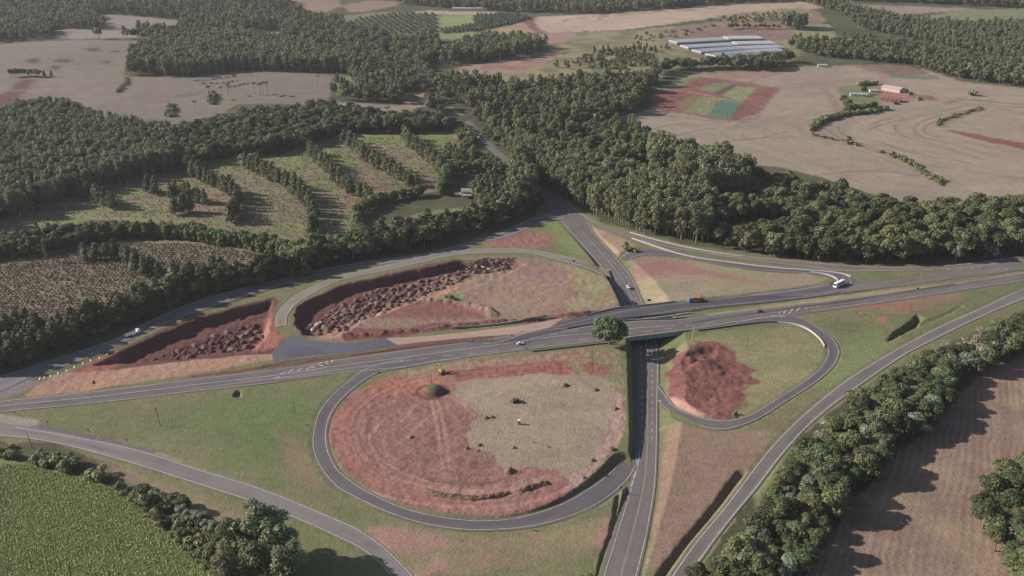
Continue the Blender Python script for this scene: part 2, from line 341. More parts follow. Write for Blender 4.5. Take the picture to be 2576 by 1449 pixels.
for q in ('2090,318 2105,318 2115,335 2150,352', '2075,322 2110,345 2180,372 2260,392', '2200,310 2230,300 2270,295', '2180,330 2230,310 2330,290 2420,270', '2250,315 2256,330 2280,345',
          '2302,325 2310,312 2350,295 2440,275', '2300,325 2310,340 2345,352 2420,360', '2324,328 2330,316 2352,305', '2324,328 2335,340 2370,345', '2130,360 2250,395 2360,420 2576,450',
          '1700,340 1800,322 1900,318', '1760,380 1860,352 2000,345', '2220,360 2300,385 2440,410', '2050,440 2200,430 2400,455', '1620,330 1700,312 1760,318', '1980,330 1900,350 1840,352'): stroke(q, 3.4, C(112, 97, 84), 0.8)
_A = [(2225, 273), (2130, 288), (2062, 312), (2041, 326), (2064, 344), (2150, 366), (2330, 430)]; _B = [(2576, 262), (2440, 282), (2372, 305), (2358, 318), (2382, 332), (2455, 348), (2620, 385)]
for _t in (-.75, -.55, -.38, -.22, -.1, .08, .16, .25, .33, .42, .5, .58, .67, .75, .84, .92):
    stroke(' '.join(f'{a[0] + (b[0] - a[0]) * _t:.0f},{a[1] + (b[1] - a[1]) * _t + 6 * math.sin(9 * _t):.0f}' for a, b in zip(_A, _B)), 3.2 + 2 * math.sin(40 * _t), C(126, 111, 96) if int(_t * 100) % 3 else C(164, 147, 126), .5)
stroke('2380,262 2400,254 2450,252 2576,263', 8, C(112, 102, 80)); stroke('2370,318 2376,306 2420,288 2470,273', 16, C(126, 122, 88)); stroke('2040,338 2100,352 2160,362 2230,388 2300,420 2340,448 2380,470', 12, C(140, 130, 98), .8)
# --- terraced plantation
paint('-100,620 -100,570 0,556 170,478 300,440 420,415 560,398 700,392 780,362 860,336 1000,338 1140,333 1190,368 1262,402 1285,440 1130,440 1110,480 950,505 890,565 872,600 700,605 520,575 380,560 210,552 80,590', C(127, 117, 92), C(116, 117, 80), cls='lawn', rows=(-0.05, 4.2, 0.22), thr=0.1)
for s in ('690,395 780,375 870,385 900,405 820,420 720,420', '1010,350 1100,345 1150,365 1080,385 1020,380', '240,480 330,470 400,480 330,495 260,500', '840,345 1000,340 1140,335 1130,350 980,358 850,362', '60,580 180,540 260,535 210,560 90,595'):
    paint(s, C(122, 130, 80), f=5, warp=5, amt=0.95)
for s in ('420,500 520,470 600,480 560,540 440,540', '840,440 950,430 990,490 900,540 850,520'): paint(s, C(142, 114, 96), f=6, warp=5, amt=.5)
# --- young plantation
paint('-200,700 0,662 160,622 300,604 480,606 620,622 700,642 620,662 500,662 420,690 380,720 260,790 130,845 60,880 -200,940', C(132, 115, 99), C(122, 112, 90), cls='crop_field', rows=(0.1, 4.2, 0.16))
paint('870,585 950,575 1050,535 1160,520 1175,548 1060,575 960,592', C(122, 118, 84), C(112, 126, 92), cls='vegetable_plot'); paint('1000,575 1060,560 1090,575 1020,590', C(136, 104, 92))
# --- junction: verges first
paint('-300,1112 -300,985 0,950 290,858 480,795 860,672 1060,645 1200,612 1340,545 1392,480 1420,500 1520,560 1720,615 2100,662 2350,668 2900,640 2900,720 2580,785 2340,880 2160,985 2010,1100 1890,1245 1770,1420 1700,1620 560,1620 640,1420 560,1330 300,1175 150,1120 0,1112', C(121, 117, 86), C(109, 112, 77), cls='lawn', warp=3)
paint('400,1050 560,1000 800,985 810,1060 780,1120 800,1170 700,1190 560,1140', GRASSG, f=14, warp=10, amt=0.7); paint('560,1050 660,1010 760,1030 740,1120 640,1130', C(98, 116, 72), f=14, warp=8, amt=0.7)
paint('700,1080 790,1140 800,1220 740,1200', C(146, 116, 98), f=10, warp=6, amt=.6); paint('-60,1045 0,1041 92,1055 99,1068 40,1074 -60,1072', C(152, 143, 134), f=1.2, warp=1.5); paint('97,1066 267,1101 380,1133 440,1158 460,1174 380,1152 230,1113 100,1082', C(112, 104, 99), f=.7, warp=.6); paint('385,1138 420,1142 456,1160 455,1173 400,1152', C(146, 134, 114), f=1, warp=1.5); paint('230,1150 420,1215 700,1330 640,1360 460,1290 330,1225', C(146, 124, 102), f=5, warp=4, amt=.7)
paint('915,1330 960,1320 1060,1340 1150,1345 1300,1350 1400,1330 1540,1290 1530,1380 1400,1400 1200,1440 1050,1449 1000,1390', C(134, 122, 94), C(150, 120, 106), f=6, warp=6, nsc=20)
paint('915,1335 950,1320 1010,1330 1060,1348 1110,1350 1150,1370 1040,1395 980,1380', C(158, 122, 112), f=4, warp=4, amt=.8)
# upper-left loop and the pits
paint('735,810 745,770 800,742 860,715 1000,683 1150,650 1250,646 1360,650 1450,672 1520,700 1555,730 1570,770 1400,800 1250,815 1000,845 860,855 780,852', C(141, 113, 104), C(137, 118, 100), cls='bare_earth', warp=3, nsc=14)
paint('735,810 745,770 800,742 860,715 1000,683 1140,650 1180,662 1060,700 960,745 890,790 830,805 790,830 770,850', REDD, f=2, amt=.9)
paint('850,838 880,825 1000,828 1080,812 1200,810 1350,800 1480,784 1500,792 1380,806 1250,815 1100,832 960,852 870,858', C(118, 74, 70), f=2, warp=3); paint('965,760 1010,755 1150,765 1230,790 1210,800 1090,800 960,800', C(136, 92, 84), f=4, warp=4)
paint('1410,660 1480,680 1520,700 1545,735 1555,768 1440,780 1420,765 1480,740 1440,710', C(142, 138, 98), C(150, 126, 106), f=4, warp=8, nsc=6, thr=.1); paint('1170,690 1260,660 1290,680 1190,710', C(138, 126, 98), f=4, warp=5, amt=.7); paint('1090,745 1120,728 1165,735 1170,755 1110,760', C(120, 128, 88), f=3, warp=4)
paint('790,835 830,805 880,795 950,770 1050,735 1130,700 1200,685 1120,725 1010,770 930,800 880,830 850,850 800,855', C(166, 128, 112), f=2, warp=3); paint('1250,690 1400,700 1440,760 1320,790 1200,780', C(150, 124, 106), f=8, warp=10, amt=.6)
stroke('1230,668 1236,690 1224,705 1200,712', 2.2, C(170, 132, 122)); stroke('1240,668 1244,692 1230,710', 2.2, C(120, 82, 76))
paint('690,745 700,760 682,800 690,830 720,855 680,890 470,908 300,932 170,938 250,905 320,868 480,800', C(104, 70, 65), cls='bare_earth', warp=2)  # dark red pit floor, darkened further to carry the shade lying in it
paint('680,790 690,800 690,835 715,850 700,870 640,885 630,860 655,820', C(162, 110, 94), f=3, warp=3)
paint('60,1000 110,960 135,945 175,935 300,930 470,907 640,892 690,888 683,905 570,925 430,950 330,965 200,985 120,995', TAN, C(166, 128, 106), cls='bare_earth', rows=(0.2, 3, 0.06)); paint('175,938 250,900 300,880 330,905 280,930', C(140, 92, 80), f=3, warp=3); paint('-200,1030 -200,1000 0,968 90,955 105,965 60,985 0,1003', C(128, 118, 118))
paint('470,945 690,918 860,898 1060,862 1240,845 1245,852 1060,876 860,906 690,925 480,950', C(112, 72, 68), f=1.5)
# big loop
BL = '826,1100 840,1040 870,1005 930,965 1000,940 1120,915 1200,905 1350,893 1500,872 1556,880 1562,930 1570,1000 1572,1060 1560,1110 1520,1160 1480,1205 1400,1262 1310,1292 1212,1300 1125,1292 1025,1270 930,1228 860,1175'
paint(BL, RED, C(144, 108, 98), cls='bare_earth', warp=1.0, tracks=0.17, nsc=18)
paint('826,1100 840,1040 870,1010 910,1000 880,1060 880,1120 930,1190 1000,1230 1100,1260 1125,1292 1025,1270 930,1228 860,1175', C(148, 102, 88), f=4, warp=4, amt=.7)
paint('970,1000 1120,975 1190,1010 1230,1080 1200,1130 1120,1180 1000,1180 920,1120 920,1050', C(140, 104, 97), C(132, 99, 88), f=10, warp=4, tracks=.16, amt=.8)
paint('1130,930 1200,912 1400,900 1530,905 1545,930 1480,938 1330,945 1200,955 1150,970', C(136, 86, 80), f=3, warp=3); paint('890,990 980,950 1130,925 1130,960 1060,990 930,1000', C(156, 106, 90), f=5, warp=4)
paint('1000,935 1150,915 1300,900 1440,893 1450,905 1300,915 1150,930 1020,945', C(144, 130, 102), f=3, warp=4); paint('1430,885 1520,872 1556,885 1562,930 1572,980 1540,985 1500,960 1450,945 1435,920', C(126, 124, 88), C(140, 118, 96), f=2, warp=4, nsc=8, thr=.12)
paint('1460,915 1495,912 1535,925 1520,945 1480,945', C(134, 88, 80), f=2, warp=2, amt=.9)
paint('1148,962 1200,952 1330,946 1480,941 1545,965 1556,1000 1530,1062 1520,1105 1482,1172 1440,1202 1392,1182 1330,1172 1262,1177 1242,1132 1202,1130 1172,1092 1192,1062 1216,1042 1150,1002 1132,985', HAY, C(147, 131, 113), cls='stubble_field', f=2.6, warp=4.2, nsc=9)
paint('1510,985 1560,990 1572,1060 1560,1110 1520,1160 1470,1210 1420,1235 1440,1200 1482,1172 1520,1105 1530,1062 1545,1010', PINK, f=2, warp=3); paint('1280,985 1340,975 1370,1010 1300,1030', C(160, 134, 116), f=5, warp=4, amt=.7)
for q in ('1050,940 1080,1000 1100,1080 1115,1180', '1060,940 1095,1000 1118,1080 1130,1180', '1160,1010 1090,1040 1000,1120', '1010,1060 1060,1010 1140,1000 1200,1050', '900,1230 1050,1265 1200,1275 1340,1262 1440,1220', '960,1060 930,1110 980,1190 1100,1230 1250,1240'):
    stroke(q, 2.0, C(176, 138, 124), 0.55); stroke(q.replace(',1', ',01'), 0.9, C(120, 80, 72), 0.0)
stroke('1060,1215 1120,1238 1230,1236 1390,1202 1450,1180', 7, C(172, 136, 122), .5)
_c = pts(BL); _m = at(1120, 1100); rs = np.random.default_rng(3); _q = resample(np.vstack([_c, _c]), 5)
for _ in range(70):                                  # wheel marks left by machines going round
    f_ = rs.uniform(.45, .975); n_ = len(_q) // 2; i0 = int(rs.uniform(.0, 1) * n_); L_ = int(rs.uniform(.06, .4) * n_); S_ = _q[i0:i0 + L_]
    if len(S_) > 3: stroke(_m + (S_ - _m) * f_, rs.uniform(.6, 1.5), [C(170, 128, 114), C(112, 76, 70), C(160, 112, 96)][int(rs.integers(0, 3))], rs.uniform(.25, .55), .8, .6)
paint('1148,962 1200,952 1330,946 1480,941 1545,965 1556,1000 1530,1062 1520,1105 1482,1172 1440,1202 1392,1182 1330,1172 1262,1177 1242,1132 1202,1130 1172,1092 1192,1062 1216,1042 1150,1002 1132,985', HAY, C(147, 131, 113), f=3, warp=4.2, nsc=9, amt=.8)
# right-hand loops and triangles
paint('1588,655 1640,646 1717,652 1884,682 2037,690 2085,700 2050,716 1867,738 1717,755 1640,765 1610,720', C(150, 135, 113), C(143, 131, 104), cls='lawn', nsc=16)
paint('1590,655 1640,648 1720,655 1750,668 1800,684 1900,708 1930,720 1880,712 1780,694 1720,690 1660,700 1600,690', C(150, 114, 104), f=3, warp=3); paint('1770,668 1850,672 1930,690 1900,700 1830,690', C(140, 134, 104), f=4, warp=5)
paint('1680,900 1700,868 1790,835 1990,822 2040,838 2075,872 2075,910 2010,970 1890,1045 1817,1055 1717,1030 1675,990', C(138, 130, 98), C(128, 126, 88), cls='lawn', nsc=14)
paint('1692,890 1735,868 1800,862 1840,872 1860,900 1895,930 1880,975 1870,1010 1840,1058 1790,1055 1717,1030 1690,1005 1680,950', C(128, 86, 79), C(114, 76, 70), f=2.4, warp=9, cls='bare_earth', nsc=6, tracks=.08); paint('1685,985 1720,1000 1760,1040 1740,1046 1700,1020', C(166, 128, 114), f=2, warp=3)
paint('2110,775 2200,755 2330,738 2440,738 2410,755 2330,775 2280,790 2230,785', C(146, 106, 92), C(138, 114, 94), f=3, warp=4, nsc=8); paint('2205,800 2230,795 2238,808 2210,815', C(150, 108, 94)); paint('2060,940 2130,870 2200,820 2250,870 2180,930 2090,1000', C(120, 128, 86), f=10, warp=8, amt=.7)
paint('1655,1060 1690,1062 1800,1085 1900,1080 1960,1060 1900,1160 1840,1230 1760,1320 1690,1420 1640,1449 1640,1300', C(140, 115, 101), C(136, 114, 96), f=4, warp=3, nsc=18); paint('1690,1300 1760,1290 1700,1360 1650,1400', C(148, 118, 106), f=6, warp=4, amt=.7)
paint('1655,1062 1680,1070 1660,1180 1645,1300 1620,1449 1606,1449 1640,1250', C(106, 106, 74), f=2, warp=2); paint('1890,1230 1950,1160 2000,1110 1960,1180 1900,1280', C(130, 132, 88), f=2)
paint('1770,790 1960,764 2200,733 2400,712 2576,684 2900,640 2900,650 2576,690 2400,720 2220,743 1960,775 1810,798', C(160, 143, 116), C(152, 138, 106), f=1.0, warp=1.0); paint('1195,600 1260,585 1330,580 1390,595 1400,618 1330,625 1230,622', C(148, 108, 98), C(140, 100, 90), f=2.5, warp=3, cls='bare_earth', tracks=.06); paint('1340,560 1400,545 1440,560 1520,650 1450,640 1400,600', C(122, 132, 86), f=6, warp=5, amt=.8)
paint('1450,560 1520,580 1600,615 1570,640 1545,640', C(160, 138, 116), f=3, warp=2)
# fields at the bottom
paint('-400,1160 0,1152 60,1163 230,1207 330,1250 400,1310 480,1390 545,1449 600,1540 -400,1700', C(104, 114, 68), C(112, 122, 72), cls='crop_field', warp=1.2)
paint('2640,850 2576,885 2480,930 2420,985 2350,1075 2260,1140 2160,1250 2090,1340 2020,1449 2000,1700 2900,1700 2900,800', C(134, 112, 98), C(143, 123, 102), cls='stubble_field', warp=3, rows=(1.1, 3.4, 0.16), nsc=24)
paint('2480,930 2576,885 2600,930 2450,1000 2380,1080 2300,1130', C(156, 116, 102), f=6, warp=6, amt=.6)

# ------------------------------------------------------------------ relief: pits, knolls, ditches, rough ground
GZ += np.clip(sstep(0, 1, CLS == 2), 0, 1) * 0.42 * fbm(GX / 3.2, GY / 3.2, 71, 4) + 0.09 * N2
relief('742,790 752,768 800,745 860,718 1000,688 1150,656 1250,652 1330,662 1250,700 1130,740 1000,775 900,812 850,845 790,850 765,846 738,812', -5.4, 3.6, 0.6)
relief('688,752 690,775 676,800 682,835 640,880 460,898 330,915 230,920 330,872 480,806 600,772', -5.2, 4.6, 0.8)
ridge('860,845 1000,838 1200,816 1380,800 1500,786', 1.5, 5, .6); ridge('960,775 1060,758 1190,770 1240,790', 2.0, 6, .5)
ridge('1690,985 1740,1035', 1.0, 4, .8)
relief('1690,905 1725,882 1765,872 1815,868 1800,900 1760,912 1720,935', -1.9, 4.5, 1.2); ridge('1740,900 1790,920 1830,950', .8, 6, .9); relief('1700,900 1760,872 1840,880 1880,930 1850,1010 1790,1040 1710,1000', -.3, 8, 1.2, 6)
relief('2225,868 2240,840 2290,805 2305,790 2325,800 2312,818 2270,842', -4.5, 3.2); ridge('2305,822 2380,790 2420,770', -0.8, 2)
relief('585,1000 590,985 607,982 612,997', -2.5, 1.5, 0); relief('880,940 1130,915 1500,890 1550,905 1500,925 1300,940 1130,962 1000,985 900,1005', -0.0, 4)
KX, KY, _ = at(1088, 985); d = np.hypot((GX - KX), (GY - KY) * 1.05) + 0.6 * WX; GZ += 3.5 * np.clip(1 - (d / 6.6) ** 2, 0, 1) ** 0.7
kn = (1 - sstep(3.8, 5.2, d))[..., None]; COL[:] = COL * (1 - kn) + C(98, 98, 68) * kn
kn = ((1 - sstep(9, 10, d)) * sstep(4, 5.4, d))[..., None] * .8; COL[:] = COL * (1 - kn) + C(108, 74, 68) * kn
DITCH = ['1872,1195 1800,1290 1745,1360 1690,1430 1640,1500', '1440,560 1470,600 1490,640 1500,665', '1560,1235 1540,1330 1508,1449 1495,1500', '1655,1200 1640,1320 1612,1449', '1530,670 1500,640 1478,615']
for s, (h, wd) in zip(DITCH, ((-3.6, 5.2), (-0.9, 1.6), (-1.3, 2.0), (-.8, 1.4), (-.8, 1.4))): ridge(s, h, wd, 0)

# ------------------------------------------------------------------ roads: pavement between two traced edges
ROADS = []
def parse(s):
    out = []
    for q in s.split():
        q = [float(a) for a in q.split(',')]
        P = at(q[0], q[1], q[2] if len(q) > 2 else None); out.append(P)
    return np.array(out)
def road(name, up, lo, rgb, label, slope=(1.3, 1.3), step=3.0, lift=0.0, wear=0.10):
    A = resample(parse(up), step); B = resample(parse(lo), step); n = max(len(A), len(B)); A = renum(A, n); B = renum(B, n)
    ROADS.append(dict(name=name, A=A, B=B, rgb=rgb, label=label, slope=slope, lift=lift, wear=wear)); return ROADS[-1]
def settle(r):
    """cut or bank the ground to carry the road"""
    A, B = r['A'], r['B']; nb = np.argmin(((A[:, None, :2] - B[None, :, :2]) ** 2).sum(-1), 1); M = (A + B[nb]) / 2; hw = np.linalg.norm((A - B[nb])[:, :2], axis=1) / 2
    wj, wi = win(np.vstack([A, B]), 22); X, Y = GX[wj, wi], GY[wj, wi]; Z = GZ[wj, wi]
    best = np.full(X.shape, 1e9); zr = np.zeros(X.shape); side = np.zeros(X.shape)
    for i in range(len(M) - 1):
        a, b = M[i], M[i + 1]; h = (hw[i] + hw[i + 1]) / 2; m = 18 + h
        sel = (X > min(a[0], b[0]) - m) & (X < max(a[0], b[0]) + m) & (Y > min(a[1], b[1]) - m) & (Y < max(a[1], b[1]) + m)
        if not sel.any(): continue
        x, y = X[sel], Y[sel]; dx, dy = b[0] - a[0], b[1] - a[1]; l2 = dx * dx + dy * dy + 1e-9
        t = np.clip(((x - a[0]) * dx + (y - a[1]) * dy) / l2, 0, 1); d = np.hypot(x - a[0] - t * dx, y - a[1] - t * dy) - h
        bb = best[sel]; k = d < bb; bb[k] = d[k]; best[sel] = bb
        q = zr[sel]; q[k] = (a[2] + t * (b[2] - a[2]))[k]; zr[sel] = q
        q = side[sel]; q[k] = np.sign((x - a[0]) * dy - (y - a[1]) * dx)[k]; side[sel] = q
    near = best < 16; dd = np.clip(best - 0.9, 0, None); sl = np.where(side > 0, r['slope'][1], r['slope'][0])
    lo_, hi_ = zr - 0.16 - dd * 1.2, zr - 0.16 + dd * sl
    GZ[wj, wi] = np.where(near, np.clip(Z, lo_, hi_), Z)
A1, A2, A3, AD = C(110, 102, 100), C(118, 111, 103), C(102, 96, 97), C(88, 83, 88)
road('far_road', '960,136 1000,158 1034,185 1052,212 1100,252 1155,292', '975,134 1012,157 1046,185 1066,212 1114,252 1168,290', C(140, 130, 112), 'distant grey country road running away between the woods', step=12)
road('country_road', '1168,305 1196,340 1228,375 1262,405 1300,437 1335,470 1372,506 1405,553,-.2 1445,598,-.5 1490,650,-1.5 1530,700,-3.4 1552,736,-4.8 1568,770,-5.8 1582,810,-6.4 1590,850,-6.5 1595,920,-6.3 1597,1000,-5.4 1598,1100,-4.0 1592,1180,-2.8 1578,1240,-1.9 1545,1340,-.9 1510,1449,-.4 1480,1540,-.2',
     '1184,303 1214,338 1246,371 1285,402 1326,434 1368,464 1412,500 1470,546,-.2 1500,590,-.5 1552,648,-1.5 1586,690,-3.2 1606,730,-4.7 1620,765,-5.8 1640,810,-6.4 1652,850,-6.5 1658,916,-6.3 1656,1000,-5.4 1655,1100,-4.0 1652,1199,-2.6 1645,1262,-1.8 1630,1350,-.9 1606,1449,-.4 1580,1540,-.2', C(114, 107, 104), 'grey two-way road passing under the bridges', slope=(0.42, 1.9))
road('highway', '-160,1034 0,1008 250,982 483,953 690,928 860,902 1060,874 1240,850 1380,826 1492,818 1600,806 1717,801 1957,771 2217,740 2576,686 2900,640', '-160,1064 0,1038 250,1014 483,986 700,962 860,938 1010,922 1192,897 1380,874 1492,862 1560,853 1717,834 1850,812 1957,800 2040,787 2217,763 2576,708 2900,662', A1, 'main highway carriageway crossing the nearer bridge')
road('far_carriageway', '1240,862 1330,836 1420,808 1492,790 1555,776 1640,767 1717,758 1867,742 2017,723 2110,712 2165,708', '1330,866 1400,842 1470,818 1520,806 1600,797 1717,785 1850,770 1950,760 2070,745 2140,735 2190,729', AD, 'newly laid dark carriageway crossing the farther bridge')
road('lower_left_ramp', '-160,1058 0,1064 100,1078 180,1094 333,1126 493,1176 667,1230 859,1310 920,1342 965,1373 1004,1413 1040,1449 1090,1520', '-160,1096 0,1098 133,1114 300,1157 453,1205 633,1263 767,1315 859,1357 908,1382 943,1408 980,1449 1030,1530', C(126, 118, 116), 'long grey slip road curving past the green crop')
road('big_loop', '1080,892 1000,903 920,925 859,970 824,1003 796,1046 784,1099 786,1137 803,1175 830,1212 859,1235 959,1284 1045,1315 1145,1333 1225,1336,-.2 1325,1330,-.6 1425,1307,-1.1 1509,1270,-1.7 1572,1220,-2.3 1600,1180,-2.7', '1170,903 1100,911 1019,926 952,939 905,968 865,1003 840,1035 828,1066 824,1099 831,1137 847,1170 863,1190 928,1234 1025,1278 1125,1299 1212,1307,-.2 1309,1299,-.6 1409,1267,-1.1 1490,1218,-1.8 1548,1169,-2.5 1580,1125,-3.3 1594,1085,-4.1', A3, 'grey loop ramp circling the large red earthworks', slope=(1.3, 1.6))
road('right_loop', '1850,812 1917,797 1985,792 2031,806 2068,829 2096,850 2111,873 2113,890 2101,918 2074,946 2044,969 1984,1007 1924,1046 1881,1067 1834,1082,-.5 1784,1080,-1.1 1717,1062,-2.2 1682,1040,-3.3 1655,1012,-4.6', '1850,819 1917,810 1960,808 1994,813 2034,830 2061,853 2074,873 2080,885 2073,906 2047,938 2013,963 1951,1003 1891,1040 1851,1053 1817,1057,-.5 1767,1050,-1.1 1717,1031,-2.2 1690,1014,-3.2 1656,966,-5.4', A3, 'grey loop ramp around the red cutting right of the bridge')
road('right_slip_road', '2900,600 2576,724 2484,766 2350,826 2217,899 2117,962 2032,1031 1949,1111 1882,1194 1822,1274 1765,1341 1735,1379 1690,1445 1650,1510', '2900,630 2576,754 2467,799 2334,864 2267,900 2167,969 2084,1031 2020,1088 1960,1158 1907,1228 1854,1291 1804,1355 1776,1395 1737,1449 1690,1530', C(116, 108, 104), 'long slip road beside the strip of trees')
road('upper_left_loop', '1530,678,-1.6 1500,669,-1 1442,650 1342,629 1242,625 1142,630 1025,655 859,692 783,722 733,749 702,780 692,806 695,824', '1537,698,-2.2 1510,690,-1.4 1459,670 1342,640 1242,637 1142,643 992,677 859,705 777,745 743,768 724,795 721,818', C(136, 128, 116), 'faded loop ramp on a bank above the earth heaps')
road('upper_left_ramp', '1400,528 1352,546 1325,553 1275,580 1175,610 1059,638 859,667 667,710 500,755 353,817 293,850 133,902 0,945 -160,985', '1425,550 1370,560 1330,575 1275,596 1180,620 1060,650 859,681 733,712 583,757 433,808 317,860 217,902 73,952 0,985 -160,1024', C(120, 114, 116), 'grey ramp in the shade of the trees at left')
road('upper_right_ramp', '1412,500 1470,541 1522,568 1585,585 1717,617 1867,642 2017,657 2184,670 2284,672 2417,664 2576,643 2900,602', '1440,524 1500,566 1560,590 1640,613 1717,629 1850,650 2017,671 2120,683 2284,681 2417,675 2576,656 2900,616', C(122, 112, 106), 'slip road along the foot of the dark forest')
road('upper_right_loop', '1556,648,-1.6 1582,634,-.8 1625,625 1717,637 1850,657 1960,671 2090,681 2136,692 2156,710 2150,722 2120,732 2040,745', '1582,664,-2 1594,649,-.9 1635,642 1717,648 1884,678 2037,688 2085,696 2102,704 2092,714 2050,721 1960,732 1867,743', C(100, 94, 98), 'dark hairpin ramp where the bus turns')
road('new_tarmac', '683,889 718,853 744,845 777,857 859,861 930,857 970,851', '690,913 740,905 790,899 840,893 880,888 930,880 1000,868', C(96, 94, 104), 'fresh bluish tarmac laid beside the highway')
road('worksite_strip', '970,851 1060,846 1200,832 1330,815 1420,800', '1000,868 1090,858 1200,848 1290,842 1380,826', C(168, 142, 128), 'pinkish unpaved strip waiting for tarmac', wear=.05)
road('junction_apron', '2130,716 2165,709 2290,699 2345,687 2440,667 2576,650 2900,610', '2110,740 2184,730 2330,711 2440,696 2576,679 2900,632', C(116, 108, 104), 'wide paved apron between two carriageways')
for r in ROADS:
    if r['name'] != 'country_road': settle(r)
for r in ROADS:
    if r['name'] == 'country_road': settle(r)

def gz(x, y):
    a = math.atan2(x, y); r = math.hypot(x, y)
    i = min(max((a - AZ[0]) / (AZ[1] - AZ[0]), 0), NA - 1.001); j = min(max(np.searchsorted(RR, r) - 1, 0), NR - 2)
    i0 = int(i); fi = i - i0; fj = min(max((r - RR[j]) / (RR[j + 1] - RR[j]), 0), 1)
    return float((GZ[j, i0] * (1 - fi) + GZ[j, i0 + 1] * fi) * (1 - fj) + (GZ[j + 1, i0] * (1 - fi) + GZ[j + 1, i0 + 1] * fi) * fj)
def ground_at(px, py):
    """where the line of sight through a frame point meets the finished ground"""
    u, v = (px - 1288) / FPX, (py - 724.5) / FPX; d = np.array((u, cP - v * sP, -sP - v * cP)); P = at(px, py)
    for _ in range(8):
        z = gz(P[0], P[1]); t = (z - CAM_Z) / d[2]; Q = np.array((d[0] * t, d[1] * t, z))
        P = Q if _ < 2 else (P + Q) / 2
    return np.array((P[0], P[1], gz(P[0], P[1])))

# ground faces, one object per kind of ground, all from the same sheet
_idx = np.arange(NR * NA).reshape(NR, NA)
Q = np.stack([_idx[:-1, :-1], _idx[1:, :-1], _idx[1:, 1:], _idx[:-1, 1:]], -1).reshape(-1, 4)[:, ::-1]
QC = CLS[:-1, :-1].reshape(-1)
VX = np.stack([GX.ravel(), GY.ravel(), GZ.ravel()], 1); VC = np.clip(COL.reshape(-1, 3), 0.004, 0.9)
GLAB = {'ground': ('dark woodland floor and rough land between the fields', 'ground'), 'lawn': ('dry mown grass and pasture around the junction and hills', 'grass'),
        'bare_earth': ('bare red earth of the road works', 'earth'), 'stubble_field': ('pale beige stubble fields on the slopes', 'field'),
        'crop_field': ('soil of the green crop and young plantation', 'field'), 'vegetable_plot': ('striped vegetable plots in red soil', 'field')}
for ci, nm in enumerate(CLASSES):
    f = Q[QC == ci]
    if not len(f): continue
    u, inv = np.unique(f, return_inverse=True)
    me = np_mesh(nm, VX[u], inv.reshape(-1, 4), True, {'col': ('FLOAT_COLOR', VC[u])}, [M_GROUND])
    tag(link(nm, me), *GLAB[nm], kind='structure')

PAINT = mat('white_road_paint', (0.43, 0.41, 0.38), 0.7, var=0.35, scale=0.6); YEL = mat('yellow_road_paint', (0.33, 0.28, 0.18), 0.7, var=0.25, scale=0.6)
def strip_mesh(name, A, B, rgb, lift, wear, seed):
    n, k = len(A), 17; t = np.linspace(0, 1, k)
    V = A[:, None] * (1 - t)[None, :, None] + B[:, None] * t[None, :, None]; V[..., 2] += lift
    s = np.r_[0, np.cumsum(np.linalg.norm(np.diff((A + B) / 2, axis=0), axis=1))]
    tone = 1 + wear * (np.cos(t * 4 * math.pi)[None, :] * -0.5) + wear * vnoise(s[:, None] / 45 + 0 * t, t[None, :] * 5 + 0 * s[:, None], seed) + wear * 0.8 * vnoise(s[:, None] / 12, t[None, :] * 2.2, seed + 3)
    tone[:, 0] *= 1.06; tone[:, -1] *= 1.06
    rg_ = np.random.default_rng(seed)
    for _ in range(int(s[-1] / 55)):                     # patched stretches of surfacing
        a = rg_.uniform(0, s[-1]); t0 = rg_.choice([0.08, 0.3, 0.52]); q = ((s[:, None] > a) & (s[:, None] < a + rg_.uniform(4, 26)) & (t[None, :] > t0) & (t[None, :] < t0 + rg_.choice([.2, .4]))); tone = np.where(q, tone * (1 + wear * rg_.uniform(-1.6, .9)), tone)
    c = np.asarray(rgb)[None, None] * tone[..., None]
    e = np.abs(t * 2 - 1)[None, :]; du = np.clip(sstep(.80, 1.0, e) * (0.45 + 0.9 * vnoise(s[:, None] / 14 + 7 * (t[None, :] > .5), 0 * t[None, :], seed + 9)), 0, .8)[..., None]; c = c * (1 - du) + np.asarray(C(140, 118, 98)) * du
    i = np.arange(n * k).reshape(n, k); F = np.stack([i[:-1, :-1], i[:-1, 1:], i[1:, 1:], i[1:, :-1]], -1).reshape(-1, 4)
    a, b, d = V[0, 0], V[0, -1], V[1, 0]
    if np.cross((b - a)[:2], (d - a)[:2]) < 0: F = F[:, ::-1]
    return np_mesh(name, V.reshape(-1, 3), F, True, {'col': ('FLOAT_COLOR', c.reshape(-1, 3))}, [M_ROAD])
ROAD_O = {}
for k, r in enumerate(ROADS):
    r['lift'] = 0.004 * k
    o = link(r['name'], strip_mesh(r['name'], r['A'], r['B'], r['rgb'], r['lift'], r['wear'], 100 + k)); tag(o, r['label'], 'road', kind='structure')
    ROAD_O[r['name']] = (o, r)
def ribbon(P, wd, z=0.09):
    """flat stripe along a curve, as (V, F)"""
    P = np.asarray(P); d = np.gradient(P[:, :2], axis=0); d /= np.linalg.norm(d, axis=1)[:, None] + 1e-9; n = np.stack([-d[:, 1], d[:, 0]], 1) * wd / 2
    L = P.copy(); L[:, :2] += n; L[:, 2] += z; Rr = P.copy(); Rr[:, :2] -= n; Rr[:, 2] += z; k = len(P)
    return np.vstack([L, Rr]), np.array([(i, i + k, i + 1 + k, i + 1) for i in range(k - 1)])
